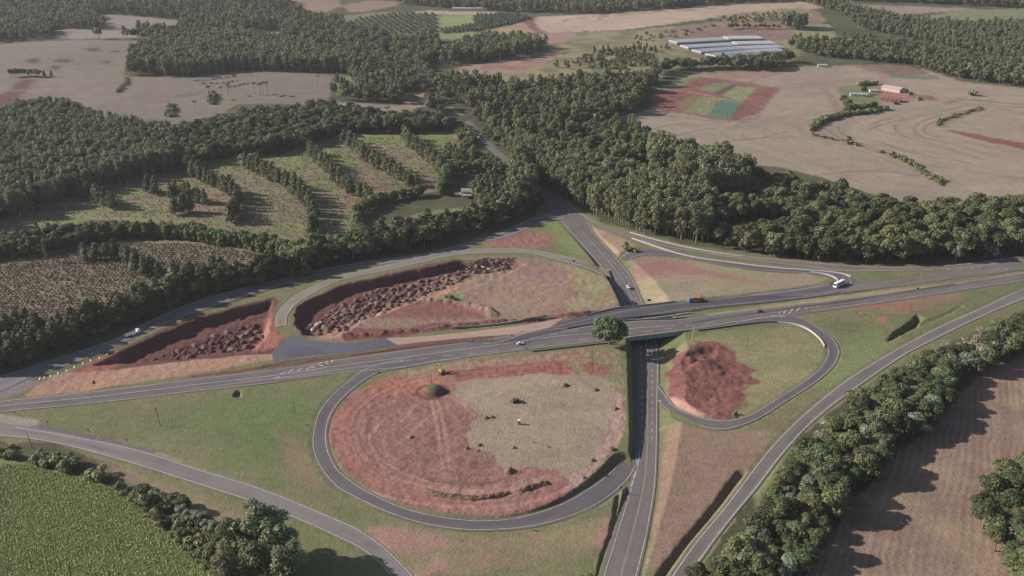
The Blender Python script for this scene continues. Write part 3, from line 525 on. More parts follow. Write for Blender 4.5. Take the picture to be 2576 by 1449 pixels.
def marks(rn, specs, m=PAINT, nm='lane_marking'):
    """stripes on a road: ('frac', t, width, dash, gap, s0, s1) across it, or ('px', 'x,y ...', width, dash, gap)"""
    o, r = ROAD_O[rn]; V = []; F = []; off = 0
    for sp in specs:
        if sp[0] == 'frac':
            t = sp[1]; P = r['A'] * (1 - t) + r['B'] * t; n = len(P); a, b = (sp[5], sp[6]) if len(sp) > 5 else (0, 1); P = P[int(a * n):max(int(b * n), int(a * n) + 2)]; wd, dash, gap = sp[2:5]
        else:
            P = resample(parse(sp[1]), 2.0); wd, dash, gap = sp[2:5]
            M = (r['A'] + r['B']) / 2
            for q in P:
                q[2] = M[np.argmin((M[:, 0] - q[0]) ** 2 + (M[:, 1] - q[1]) ** 2), 2]
        P = P.copy(); P[:, 2] += r['lift']
        pieces = [P]
        if dash:
            L = np.r_[0, np.cumsum(np.linalg.norm(np.diff(P, axis=0), axis=1))]; pieces = []; s = 0
            while s < L[-1] - dash:
                t = np.linspace(s, s + dash, 3); pieces.append(np.stack([np.interp(t, L, P[:, k]) for k in range(3)], 1)); s += dash + gap
        for q in pieces:
            v, f = ribbon(q, wd, 0.05); V.append(v); F.append(f + off); off += len(v)
    if not V: return
    f = np.vstack(F); v = np.vstack(V); a, b, c = v[f[0, 0]], v[f[0, 1]], v[f[0, 2]]
    me = np_mesh(nm, v, f, False, None, [m]); link(nm, me, o)
LW = 0.25
marks('highway', [('frac', .07, LW, 0, 0), ('frac', .93, LW, 0, 0, 0, .22), ('px', '1019,922 1159,898 1290,882 1380,871 1492,858 1560,850 1717,830 1850,809 1950,796', LW, 0, 0), ('px', '990,910 1039,905 1110,897 1300,877 1500,850 1717,822 1840,804', .28, 6, 8), ('px', '1380,843 1492,826 1600,812', .25, 6, 8),
                  ('px', '483,978 690,952 850,931 980,913 1039,905', LW, 0, 0), ('px', '690,954 800,943 950,929 1019,922', LW, 0, 0), ('px', '2040,782 2217,758 2576,704', LW, 0, 0), ('frac', .5, .18, 0, 0, .55, .98)])
marks('highway', [('frac', .47, .34, 0, 0, 0, .52)], PAINT, 'centre_line')
marks('far_carriageway', [('px', '1405,820 1480,803 1555,786 1640,772 1717,762 1867,746 2017,728 2090,715', LW, 0, 0), ('px', '1330,852 1400,838 1492,818 1560,803 1640,790 1717,778 1800,769 1930,757 2050,744 2110,733', LW, 0, 0), ('px', '1215,865 1260,860 1345,830 1405,820', .25, 0, 0)])
marks('lower_left_ramp', [('px', '38,1075 160,1095 333,1130 493,1180 667,1235 859,1314 909,1339 959,1373 1002,1413 1036,1449 1080,1510', LW, 0, 0), ('frac', .93, LW, 0, 0)])
marks('big_loop', [('frac', .1, LW, 0, 0, .05, 1), ('frac', .85, LW, 0, 0)])
marks('right_loop', [('frac', .12, LW, 0, 0), ('frac', .85, LW, 0, 0, .3, 1)])
marks('right_slip_road', [('frac', .12, .36, 0, 0), ('frac', .87, .36, 0, 0)])
marks('upper_left_loop', [('frac', .06, .25, 0, 0), ('frac', .9, .25, 0, 0)])
marks('upper_left_ramp', [('frac', .12, .22, 0, 0, 0, .85), ('frac', .88, .22, 0, 0, 0, .75)])
marks('upper_right_ramp', [('frac', .12, .3, 0, 0), ('frac', .86, .3, 0, 0, 0, 1)])
marks('upper_right_loop', [('frac', .12, LW, 0, 0), ('frac', .88, LW, 0, 0)])
marks('country_road', [('frac', .10, LW, 0, 0, .42, .70), ('frac', .30, .28, 3, 5, .56, .85), ('frac', .74, .28, 3, 5, .5, .85), ('frac', .93, LW, 0, 0, .45, 1), ('frac', .1, LW, 0, 0, .86, 1),
                       ('px', '1597,1170 1607,1140 1611,1115', LW, 0, 0), ('px', '1586,1215 1600,1180 1610,1135', .25, 0, 0)])
marks('country_road', [('frac', .52, .22, 0, 0, .3, 1), ('frac', .56, .18, 0, 0, .5, 1)], YEL, 'centre_line')
# chevrons between highway and ramps
V = []; F = []; off = 0
hz = ROAD_O['highway'][1]['lift'] + 0.07
for s in ('704,943 716,936', '725,938 738,929', '748,934 760,925', '771,930 783,922', '793,926 782,921 794,918', '812,921 800,917 810,912', '826,916 818,912 824,908', '838,911 832,909 838,906', '1958,789 1964,784', '1971,789 1977,781', '1984,790 1994,777', '2003,783 2013,774', '690,952 704,948', '1940,794 1975,797', '2027,777 2029,774', '2042,775 2044,773', '2056,773 2058,771'):
    v, f = ribbon(np.vstack([parse(s)]), 0.55, hz); V.append(v); F.append(f + off); off += len(v)
link('chevron_marking', np_mesh('chevron_marking', np.vstack(V), np.vstack(F), False, None, [PAINT]), ROAD_O['highway'][0])
# lettering on the tarmac at the foot of the right-hand loop
p = at(1670, 1011, -4.7); cu = bpy.data.curves.new('road_lettering', 'FONT'); cu.body = 'PARE'; cu.size = 2.6; cu.align_x = 'CENTER'; cu.align_y = 'CENTER'; cu.extrude = 0.0; cu.materials.append(PAINT)
t = link('road_lettering', cu, ROAD_O['right_loop'][0], (p[0], p[1], p[2] + 0.35)); t.rotation_euler = (0, 0, R(4)); t.scale = (0.75, 1.35, 1)

# ------------------------------------------------------------------ the two bridges
CONC = mat('weathered_concrete', C(150, 145, 138), 0.85, var=0.18, scale=0.8); CONCD = mat('grey_concrete', C(108, 106, 104), 0.85, var=0.18, scale=0.8); CONCW = mat('pale_concrete', C(205, 200, 192), 0.8, var=0.12, scale=0.7)
TEAL = mat('teal_painted_girder', C(112, 176, 172), 0.6, var=0.15, scale=0.6); STEEL = mat('galvanised_steel', C(150, 150, 148), 0.5, 0.4, var=0.15, scale=2)
def ribbon_box(P, wd, z0, z1):
    """solid that follows a curve"""
    P = np.asarray(P); d = np.gradient(P[:, :2], axis=0); d /= np.linalg.norm(d, axis=1)[:, None] + 1e-9; n = np.stack([-d[:, 1], d[:, 0]], 1) * wd / 2; k = len(P); V = []
    for sg, z in ((1, z0), (-1, z0), (-1, z1), (1, z1)):
        q = P.copy(); q[:, :2] += sg * n; q[:, 2] += z; V.append(q)
    V = np.vstack(V); F = []
    for i in range(k - 1):
        for a in range(4): b = (a + 1) % 4; F.append((a * k + i, a * k + i + 1, b * k + i + 1, b * k + i))
    F += [(0, k, 2 * k, 3 * k), (k - 1, 4 * k - 1, 3 * k - 1, 2 * k - 1)]; return V, F
def path_obj(name, P, wd, z0, z1, m, parent=None):
    V, F = ribbon_box(P, wd, z0, z1); mb = MB(); mb.add(V, F); return mb.obj(name, m, parent)
def deck(rn, px0, px1, label, ngird, par, gm):
    """piece of a road carried between two frame columns"""
    o, r = ROAD_O[rn]; M = (r['A'] + r['B']) / 2
    pxs = 1288 + FPX * M[:, 0] / (M[:, 1] * cP + (CAM_Z - M[:, 2]) * sP); k = np.where((pxs > px0) & (pxs < px1))[0]; A, B = r['A'][k], r['B'][k]
    c = (A[0] + B[-1]) / 2; root = thing('road_bridge', (c[0], c[1], -6.4), 0, label, 'bridge'); mw = Matrix.Translation(root.location).inverted()
    def fix(ob): ob.matrix_parent_inverse = mw; return ob
    mb = MB(); n = len(A); V = np.vstack([A + (0, 0, -.06), B + (0, 0, -.06), B + (0, 0, -.5), A + (0, 0, -.5)]); F = []
    for i in range(n - 1):
        for a in range(4): b = (a + 1) % 4; F.append((a * n + i, a * n + i + 1, b * n + i + 1, b * n + i))
    F += [(0, n, 2 * n, 3 * n), (n - 1, 4 * n - 1, 3 * n - 1, 2 * n - 1)]; mb.add(V, F); fix(mb.obj('deck_slab', CONC, root))
    for g in range(ngird):
        t = 0.015 + 0.97 * g / (ngird - 1); fix(path_obj('girder', A * (1 - t) + B * t, 0.5, -2.25, -0.5, gm if g in (0, ngird - 1) else CONCD, root))
    u = (B - A)[0] / np.linalg.norm((B - A)[0]); 
    for e in (0, -1):
        P = np.vstack([A[e] - (B[e] - A[e]) * .02, B[e] + (B[e] - A[e]) * .02]); fix(path_obj('abutment', renum(P, 4), 1.6, -6.7, -0.52, CONC, root))
    for t in par:
        L = A * (1 - t) + B * t; fix(path_obj('parapet', L, 0.28, -0.02, 0.85, CONC, root))
    out = (A - B)[n // 2]; out = out / np.linalg.norm(out)
    if gm is TEAL:
        for f in (.3, .55, .8):
            q = B[int(f * (n - 1))]; mb = MB(); mb.box(-.35, .35, -.3, .3, -2.5, -.6); w_ = fix(mb.obj('girder_bracket', gm, root)); w_.location = tuple(q - out * .4)
    return root
deck('highway', 1566, 1742, 'nearer road bridge with teal girders beside the round tree', 6, (-.012, 1.012), TEAL)
deck('far_carriageway', 1500, 1735, 'farther road bridge carrying the new dark carriageway', 5, (-.015, 1.02), CONCD)
for s, l in (('1610,814 1680,802 1730,794', 'narrow pale concrete wall in the gap between both bridges'),):
    pass

# barriers and guard rails
def wall(name, s, wd, h, m, label, cat, zoff=0.0, level=None):
    P = resample(pts(s), 3.0); c = P[len(P) // 2].copy()
    for q in P: q[2] = gz(q[0], q[1]) + zoff if level is None else level
    V, F = ribbon_box(P - np.array((c[0], c[1], 0)), wd, -0.1, h); mb = MB(); mb.add(V, F); o = mb.obj(name, m); o.location = (c[0], c[1], 0); return tag(o, label, cat)
BAR = mat('whitewashed_concrete', C(186, 180, 173), 0.8, var=0.12, scale=0.6)
wall('concrete_barrier', '1590,600 1717,641 1850,662 1960,675 2060,682 2120,689 2141,697', 1.5, .55, BAR, 'long whitewashed concrete median between the two upper right ramps', 'barrier', .1)
wall('concrete_barrier', '2037,685 2070,689 2094,696 2107,705 2103,711', .8, .9, BAR, 'short curved white barrier inside the hairpin by the bus', 'barrier')
wall('concrete_barrier', '1957,812 1994,816 2022,824 2044,837 2062,853 2071,866 2074,874', .8, .95, BAR, 'white curved barrier inside the ramp right of the bridge', 'barrier')
wall('concrete_barrier', '1755,833 1850,820 1917,812 1957,811', .5, .9, CONCD, 'grey edge wall between the bridge and the white curved barrier', 'barrier', level=0.0)
wall('concrete_barrier', '1585,585 1640,601 1717,620 1790,634 1867,645', .5, .8, BAR, 'bright white barrier along the foot of the dark forest', 'barrier')
wall('concrete_barrier', '1141,828 1250,818 1330,808 1395,799', .6, .9, CONC, 'straight concrete kerb wall along the unpaved strip', 'barrier')
wall('concrete_barrier', '1425,827 1480,818 1560,807 1600,803', .5, .8, CONCD, 'dark median barrier left of the round tree', 'barrier', level=0.0)
wall('concrete_barrier', '1600,806 1680,797 1717,791 1738,788', .6, .8, BAR, 'white median barrier between both bridges', 'barrier', level=0.0)
wall('concrete_barrier', '1550,862 1500,867 1420,876 1340,885', .4, .8, CONCD, 'low dark edge wall left of the round tree', 'barrier', level=0.0)
def rail(s, label, gap=4.0):
    P = resample(pts(s), gap)
    for q in P: q[2] = gz(q[0], q[1])
    c = P[len(P) // 2].copy(); root = thing('guard_rail', tuple(c), 0, label, 'guard rail'); mw = Matrix.Translation(root.location).inverted()
    for a, b in ((.48, .80),): o = path_obj('rail_beam', P, .12, a, b, STEEL, root); o.matrix_parent_inverse = mw
    pm = MB().box(-.09, .09, -.09, .09, -.1, .74).mesh('rail_post', STEEL)
    for q in P[:100]:
        o = link('rail_post', pm, root); o.location = tuple(q - c)
rail('1720,784 1800,775 1900,765 2000,753 2100,741 2180,731 2185,730', 'long guard rail on the median below the dark new carriageway')
rail('640,930 683,918 760,908 860,897 960,884 1060,872 1160,862 1240,856', 'guard rail on the red bank beside the fresh tarmac')
rail('-60,968 0,948 80,926 160,903 230,880 293,854', 'upper guard rail of the shaded ramp at far left'); rail('75,958 133,938 200,914 260,890 318,863', 'lower guard rail of the shaded ramp above the white slabs')
rail('1740,812 1860,795 1957,780 2100,762 2217,744 2400,716', 'thin guard rail along the dry median right of the bridge', 6)

# ------------------------------------------------------------------ trees: prototypes
BARK = mat('tree_bark', C(120, 108, 98), 0.9, var=0.25, scale=2); PALEBARK = mat('pale_bark', C(168, 156, 142), 0.9, var=0.25, scale=2)
LEAF = {'dry': mat_leaf('dry_shrub_foliage', C(122, 118, 84), .3), 'broadleaf': mat_leaf('broadleaf_foliage', C(103, 111, 74), .42), 'eucalyptus': mat_leaf('eucalyptus_foliage', C(124, 131, 94)), 'pine': mat_leaf('pine_foliage', C(110, 115, 82), 0.2),
        'bush': mat_leaf('bush_foliage', C(128, 132, 90)), 'bamboo': mat_leaf('bamboo_foliage', C(120, 136, 86)), 'orchard': mat_leaf('orchard_foliage', C(88, 100, 78)), 'bare': mat_leaf('bare_twigs', C(158, 148, 132), 0.15, 0),
        'banana': mat_leaf('banana_foliage', C(140, 158, 96)), 'maize': mat_leaf('green_crop_foliage', C(172, 184, 116), 0.12), 'shrub': mat_leaf('young_foliage', C(128, 122, 92)), 'grey': mat_leaf('grey_foliage', C(134, 142, 118), 0.2)}
def leaves(cen, rad, n, size, up=0.25, flat=1.0, drop=0.0, rg=rng):
    """n leaf sprays spread over the outside of several clumps; -> V, F, tone"""
    cen = np.asarray(cen, float); rad = np.asarray(rad, float); w_ = rad ** 2 / (rad ** 2).sum(); k = rg.choice(len(cen), n, p=w_)
    d = rg.normal(size=(n, 3)); d[:, 2] += up; d /= np.linalg.norm(d, axis=1)[:, None]; rr = rad[k] * rg.uniform(0.72, 1.08, n)
    p = cen[k] + d * rr[:, None] * np.array((1, 1, flat)); p[:, 2] -= drop * rg.uniform(0, 1, n)
    nn = d + rg.normal(size=(n, 3)) * 0.55; nn[:, 2] += 0.25; nn /= np.linalg.norm(nn, axis=1)[:, None]
    t = np.cross(nn, rg.normal(size=(n, 3))); t /= np.linalg.norm(t, axis=1)[:, None] + 1e-9; b = np.cross(nn, t); s = size * rg.uniform(0.6, 1.35, n)[:, None]
    V = np.stack([p - t * s - b * s * .7, p + t * s - b * s * .5, p + t * s * .8 + b * s * .8 + nn * s * .25, p - t * s * .7 + b * s * .6], 1).reshape(-1, 3)
    ct = rg.uniform(0.78, 1.22, len(cen)); tone = np.repeat(ct[k] * rg.uniform(0.8, 1.2, n), 4)
    return V, np.arange(4 * n).reshape(-1, 4), tone
def tube(P, r, n=5):
    P = np.asarray(P, float); V = []; 
    for i, p in enumerate(P):
        d = P[min(i + 1, len(P) - 1)] - P[max(i - 1, 0)]; d /= np.linalg.norm(d) + 1e-9
        a = np.cross(d, (0.3, 0.9, 0.1)); a /= np.linalg.norm(a) + 1e-9; b = np.cross(d, a)
        for k in range(n): V.append(p + (a * math.cos(6.283 * k / n) + b * math.sin(6.283 * k / n)) * r[i])
    F = [(i * n + k, i * n + (k + 1) % n, (i + 1) * n + (k + 1) % n, (i + 1) * n + k) for i in range(len(P) - 1) for k in range(n)]
    return np.array(V), np.array(F)
def join(parts):
    V = []; F = []; off = 0; T_ = []
    for p in parts:
        v, f = p[0], p[1]; V.append(v); F.append(f + off); off += len(v); T_.append(p[2] if len(p) > 2 else np.ones(len(v)))
    return np.vstack(V), np.vstack(F), np.concatenate(T_)
def limbs(cen, z0, r0, rg, base=(0, 0, -.3), lim=7):
    top = np.asarray(cen).mean(0); parts = [tube([base, (0.1, 0, z0 * .5), (top[0] * .3, top[1] * .3, z0), top], [r0 * 1.2, r0 * .9, r0 * .7, r0 * .25], 6)]
    for c in sorted(cen, key=lambda q: -q[2])[:lim]:
        c = np.asarray(c); s = np.array((0.05, 0, z0 * rg.uniform(.75, 1.1))); parts.append(tube([s, s * .45 + c * .55 + (0, 0, -.3), c], [r0 * .5, r0 * .3, r0 * .12], 4))
    return join(parts)
def proto(kind, seed, lod):
    """-> crown (V, F, tone), trunk (V, F, _), bark"""
    rg = np.random.default_rng(seed); q = {0: 1.0, 1: 0.42, 2: 0.14}[lod]; sz = {0: 1.0, 1: 1.5, 2: 2.5}[lod]; bark = BARK
    if kind == 'broadleaf' or kind == 'grey':
        m = rg.integers(9, 15); Rr = 3.9; cen = []; rad = []
        for i in range(m):
            a = rg.uniform(0, 6.283); h = rg.uniform(-.35, 1); rr = math.sqrt(max(0, 1 - max(h, 0) ** 2)) * rg.uniform(.45, .95); cen.append((Rr * rr * math.cos(a) * .75, Rr * rr * math.sin(a) * .75, 5.4 + h * 2.4)); rad.append(rg.uniform(1.1, 1.9))
        cr = leaves(cen, rad, int(3000 * q), .25 * sz, .5, .8, rg=rg); tr = limbs(cen, 3.2, .22, rg); 
        if kind == 'grey': bark = PALEBARK
    elif kind == 'eucalyptus':
        m = rg.integers(15, 21); cen = []; rad = []; lean = rg.normal(size=2) * .4
        for i in range(m):
            f = (i + .5) / m; z = 5.5 + 11.8 * f; rr = (3.3 * math.sin(math.pi * (.2 + f * .62)) ** .7) * rg.uniform(.3, 1); a = i * 2.4 + rg.uniform(-.5, .5); cen.append((rr * math.cos(a) + lean[0] * f, rr * math.sin(a) + lean[1] * f, z)); rad.append(rg.uniform(1.15, 1.95))
        cr = leaves(cen, rad, int(3200 * q), .26 * sz, .3, 1.15, .5, rg=rg); tr = limbs(cen, 9, .24, rg); bark = PALEBARK
    elif kind == 'pine':
        cen = []; rad = []
        for i in range(16):
            f = i / 15; z = 2.0 + 8.2 * f; rr = 2.8 * (1 - f) ** .45 * rg.uniform(.35, 1); a = i * 2.4 + rg.uniform(-.6, .6); cen.append((rr * math.cos(a) * .8, rr * math.sin(a) * .8, z)); rad.append(.85 + .85 * (1 - f) * rg.uniform(.7, 1.1))
        cr = leaves(cen, rad, int(1700 * q), .25 * sz, .2, .75, rg=rg); tr = limbs(cen, 5, .2, rg)
    elif kind == 'bare':
        parts = []; tips = []
        def br(p, d, l, r, k):
            e = p + d * l; parts.append(tube([p, (p + e) / 2 + rg.normal(size=3) * l * .06, e], [r, r * .8, r * .6], 4))
            if k == 0: tips.append(e); return
            for _ in range(3 if k > 1 else 2):
                dd = d + rg.normal(size=3) * .55; dd[2] += .12; dd /= np.linalg.norm(dd); br(e, dd, l * rg.uniform(.6, .8), r * .6, k - 1)
        br(np.array((0, 0, -.3)), np.array((.05, .05, 1.0)), 2.9, .26, 4 if lod < 2 else 3)
        tr = join(parts); cr = leaves(tips, [.55] * len(tips), int(420 * q), .16 * sz, .3, .8, rg=rg); bark = PALEBARK
    elif kind == 'bush':
        cen = [(rg.normal() * .8, rg.normal() * .8, rg.uniform(.5, 1.6)) for _ in range(7)]; rad = list(rg.uniform(.6, 1.1, 7)); cr = leaves(cen, rad, int(620 * q), .22 * sz, .6, .85, rg=rg); tr = limbs(cen, .5, .07, rg, lim=3)
    elif kind == 'bamboo':
        cen = []; rad = []
        for i in range(14): a = rg.uniform(0, 6.28); rr = rg.uniform(.3, 2.2); cen.append((rr * math.cos(a), rr * math.sin(a), rg.uniform(1.6, 6.6) * (1 - .06 * rr * rr))); rad.append(rg.uniform(.8, 1.3))
        cr = leaves(cen, rad, int(1500 * q), .24 * sz, .4, 1.1, .5, rg=rg); tr = join([tube([(0.3 * math.cos(k), .3 * math.sin(k), -.2), (.9 * math.cos(k), .9 * math.sin(k), 4), (1.6 * math.cos(k), 1.6 * math.sin(k), 6)], [.07, .06, .04], 4) for k in range(6)])
    elif kind == 'araucaria':
        cen = [(2.4 * math.cos(k) * (1 if k % 2 else .55), 2.4 * math.sin(k) * (1 if k % 2 else .55), 13.6 + .5 * (k % 2)) for k in range(9)]; cr = leaves(cen, [1.1] * 9, int(900 * q), .28 * sz, .4, .45, rg=rg)
        tr = join([tube([(0, 0, -.3), (0, 0, 7), (0, 0, 13.6)], [.35, .28, .16], 6)] + [tube([(0, 0, 12.6), c], [.1, .06], 4) for c in cen])
    elif kind == 'orchard':
        cen = [(rg.normal() * .55, rg.normal() * .55, rg.uniform(1.2, 2.8)) for _ in range(6)]; cr = leaves(cen, [1.15] * 6, int(420 * q), .3 * sz, .4, 1, rg=rg); tr = limbs(cen, 1, .1, rg, lim=2)
    elif kind in ('shrub', 'dry'):
        cen = [(rg.normal() * .25, rg.normal() * .25, rg.uniform(.35, 1.3)) for _ in range(4)]; cr = leaves(cen, [.42] * 4, int(110 * q + 20), .17 * min(sz, 1.5), .4, 1, rg=rg); tr = tube([(0, 0, -.2), (0, 0, .9)], [.05, .03], 4)
        tr = (tr[0], tr[1], np.ones(len(tr[0])))
    elif kind in ('banana', 'maize'):
        L, nb, hh = (2.6, 9, 2.2) if kind == 'banana' else (.55, 14, .75); V = []; F = []; off = 0; tn = []
        for i in range(nb):
            a = i * 2.4 + rg.uniform(-.3, .3); o = np.array((rg.normal() * .3, rg.normal() * .3, 0)) * (1 if kind == 'maize' else .3); d = np.array((math.cos(a), math.sin(a), 0)); s = np.array((-d[1], d[0], 0)) * (.34 if kind == 'banana' else .13); h0 = hh * rg.uniform(.6, 1)
            P = [o + (0, 0, h0 * .5), o + d * L * .45 + (0, 0, h0 + L * .28), o + d * L + (0, 0, h0 * .75)]
            v = np.array([P[0] - s * .4, P[0] + s * .4, P[1] + s, P[1] - s, P[2] + s * .3, P[2] - s * .3]); V.append(v); F.append(np.array([(0, 1, 2, 3), (3, 2, 4, 5)]) + off); off += 6; tn += [rg.uniform(.8, 1.2)] * 6
        cr = (np.vstack(V), np.vstack(F), np.array(tn)); tr = tube([(0, 0, -.1), (0, 0, hh * .6)], [.14 if kind == 'banana' else .02] * 2, 4); tr = (tr[0], tr[1], np.ones(len(tr[0])))
    return cr, tr, bark
H0 = dict(dry=1.6, broadleaf=9, grey=9, eucalyptus=19, pine=11, bare=9, bush=2.4, bamboo=7.6, araucaria=15, orchard=3.8, shrub=1.6, banana=4, maize=1.1)
GROW = dict(broadleaf=1.3, grey=1.25, bare=1.25, eucalyptus=1.42, pine=1.35, bamboo=1.45, bush=1.2, orchard=1.15); WIDE = dict(broadleaf=1.22, grey=1.2, pine=1.2, bare=1.15, bush=1.1)
LFOF = dict(araucaria='pine')
PC = {}; PJ = {}; HIDE = bpy.data.collections.new('tree_patterns')
def crown_trunk(kind, var, lod):
    k = (kind, var, lod)
    if k not in PC:
        cr, tr, bark = proto(kind, 1000 * var + 13 * len(kind) + 7, lod); lm = LEAF[LFOF.get(kind, kind)]
        PC[k] = (np_mesh(kind + '_crown', cr[0], cr[1], False, {'tone': ('FLOAT', cr[2])}, [lm]), np_mesh(kind + '_trunk', tr[0], tr[1], True, {'tone': ('FLOAT', tr[2])}, [bark]))
    return PC[k]
def joined(kind, var, lod):
    k = (kind, var, lod)
    if k not in PJ:
        cr, tr, bark = proto(kind, 1000 * var + 13 * len(kind) + 7, lod); v, f, t = join([cr, tr])
        PJ[k] = np_mesh(kind + '_plant', v, f, False, {'tone': ('FLOAT', t)}, [LEAF[LFOF.get(kind, kind)], bark], [0] * len(cr[1]) + [1] * len(tr[1]))
    return PJ[k]
NAMES = dict(dry='dry_shrub', broadleaf='broadleaf_tree', grey='grey_leaved_tree', eucalyptus='eucalyptus_tree', pine='pine_tree', bare='leafless_tree', bush='bush', bamboo='bamboo_clump', araucaria='araucaria_tree', orchard='orchard_tree', shrub='young_tree', banana='banana_plant', maize='maize_plant')
CATS = dict(dry='shrub', broadleaf='tree', grey='tree', eucalyptus='tree', pine='tree', bare='tree', bush='bush', bamboo='bamboo', araucaria='tree', orchard='tree', shrub='sapling', banana='plant', maize='crop')
def plant(kind, P, h, label, group=None, wide=1.0, lod=None, parts=None, rg=rng):
    d = math.hypot(P[0], P[1]); lod = (0 if d < 620 else 1) if lod is None else lod; var = int(rg.integers(0, 4)); s = h / H0[kind]
    parts = d < 520 if parts is None else parts; rz = rg.uniform(0, 6.283)
    if parts:
        o = thing(NAMES[kind], tuple(P), rz, label, CATS[kind], group); c, t = crown_trunk(kind, var, lod); link('crown', c, o); link('trunk', t, o)
    else: o = tag(link(NAMES[kind], joined(kind, var, lod), None, tuple(P), rz), label, CATS[kind], group)
    ws = s * wide * WIDE.get(kind, 1) * rg.uniform(.88, 1.15); o.scale = (ws, ws * rg.uniform(.9, 1.1), s); return o

# scattering of what nobody could count
def scatter(name, kind, P, S, label, cat, lod):
    P = np.asarray(P); n = len(P)
    me = bpy.data.meshes.new(name); me.vertices.add(n); me.vertices.foreach_set('co', P.astype(np.float32).ravel())
    for a, ty, v in (('scl', 'FLOAT', S), ('turn', 'FLOAT', rng.uniform(0, 6.283, n)), ('pick', 'INT', rng.integers(0, 4, n))):
        at_ = me.attributes.new(a, ty, 'POINT'); at_.data.foreach_set('value', np.asarray(v, np.float32 if ty == 'FLOAT' else np.int32))
    me.update(); o = tag(link(name, me), label, cat, None, 'stuff')
    key = f'{kind}_{lod}'
    col = bpy.data.collections.get(key)
    if col is None:
        col = bpy.data.collections.new(key)
        for v in range(4): col.objects.link(bpy.data.objects.new(f'{kind}_pattern_{v}', joined(kind, v, lod)))
    g = bpy.data.node_groups.new(name, 'GeometryNodeTree'); g.interface.new_socket('Geometry', in_out='INPUT', socket_type='NodeSocketGeometry'); g.interface.new_socket('Geometry', in_out='OUTPUT', socket_type='NodeSocketGeometry')
    i = g.nodes.new('NodeGroupInput'); u = g.nodes.new('NodeGroupOutput'); ip = g.nodes.new('GeometryNodeInstanceOnPoints'); ci = g.nodes.new('GeometryNodeCollectionInfo')
    ci.inputs['Collection'].default_value = col; ci.inputs['Separate Children'].default_value = True; ci.inputs['Reset Children'].default_value = True
    def attr(nm, ty):
        a = g.nodes.new('GeometryNodeInputNamedAttribute'); a.data_type = ty; a.inputs['Name'].default_value = nm; return a.outputs[0]
    cx = g.nodes.new('ShaderNodeCombineXYZ'); g.links.new(attr('turn', 'FLOAT'), cx.inputs[2])
    g.links.new(i.outputs[0], ip.inputs['Points']); g.links.new(ci.outputs[0], ip.inputs['Instance']); ip.inputs['Pick Instance'].default_value = True
    g.links.new(attr('pick', 'INT'), ip.inputs['Instance Index']); e2 = g.nodes.new('FunctionNodeEulerToRotation'); g.links.new(cx.outputs[0], e2.inputs[0]); g.links.new(e2.outputs[0], ip.inputs['Rotation']); g.links.new(attr('scl', 'FLOAT'), ip.inputs['Scale'])
    g.links.new(ip.outputs[0], u.inputs[0]); md = o.modifiers.new('scatter', 'NODES'); md.node_group = g; return o

STAND = []       # (kind, x, y, z, h, label, group, wide)
ROADXY = np.vstack([np.vstack([r['A'], r['B'], (r['A'] + r['B']) / 2])[:, :2] for r in ROADS if r['name'] not in ('far_road',)])
def off_road(x, y, m):
    return np.min((ROADXY[:, 0] - x) ** 2 + (ROADXY[:, 1] - y) ** 2) > m * m
def grove(s, spacing, mix, label, group, hs=1.0, skip=(), gaps=0.0, seed=0, clear=4.5):
    """fill a stand with trees, mix = {kind: (share, h0, h1)}"""
    spacing *= 1.17
    P = pts(s); rg = np.random.default_rng(seed + len(STAND)); x0, y0 = P[:, 0].min(), P[:, 1].min(); x1, y1 = P[:, 0].max(), P[:, 1].max()
    gx, gy = np.meshgrid(np.arange(x0, x1, spacing), np.arange(y0, y1, spacing * .87)); gx[1::2] += spacing / 2
    gx = (gx + rg.normal(size=gx.shape) * spacing * .24).ravel(); gy = (gy + rg.normal(size=gy.shape) * spacing * .24).ravel()
    ok = inside(P, gx, gy)
    for k in skip: ok &= ~inside(pts(k), gx, gy)
    if gaps: ok &= fbm(gx / 30, gy / 30, 77 + seed, 3) > gaps
    kinds = list(mix); pr = np.array([mix[k][0] for k in kinds]); pr = pr / pr.sum(); cut = np.cumsum(pr)
    nz = fbm(gx / 40, gy / 40, 5 + seed, 2)
    for x, y, z_ in zip(gx[ok], gy[ok], nz[ok]):
        if clear and y < 1300 and not off_road(x, y, clear if y < 700 else 1.5): continue
        k = kinds[min(int(np.searchsorted(cut, rg.random())), len(kinds) - 1)]; h0, h1 = mix[k][1], mix[k][2]
        STAND.append((k, x, y, gz(x, y), (h0 + (h1 - h0) * rg.random()) * (1 + .18 * z_) * hs, label, group, 1.0))
def row(s, spacing, kind, h0, h1, label, group, jit=.25, width=0.0, wide=1.0):
    P = resample(pts(s), spacing)
    for q in P:
        x, y = q[0] + rng.normal() * spacing * jit, q[1] + rng.normal() * spacing * jit + (rng.uniform(-width, width) if width else 0); STAND.append((kind, x, y, gz(x, y), rng.uniform(h0, h1), label, group, wide))
def spot(s, kind, h, label, group=None, wide=1.0):
    for q in pts(s): STAND.append((kind, q[0], q[1], gz(q[0], q[1]), h * rng.uniform(.92, 1.08), label, group, wide))

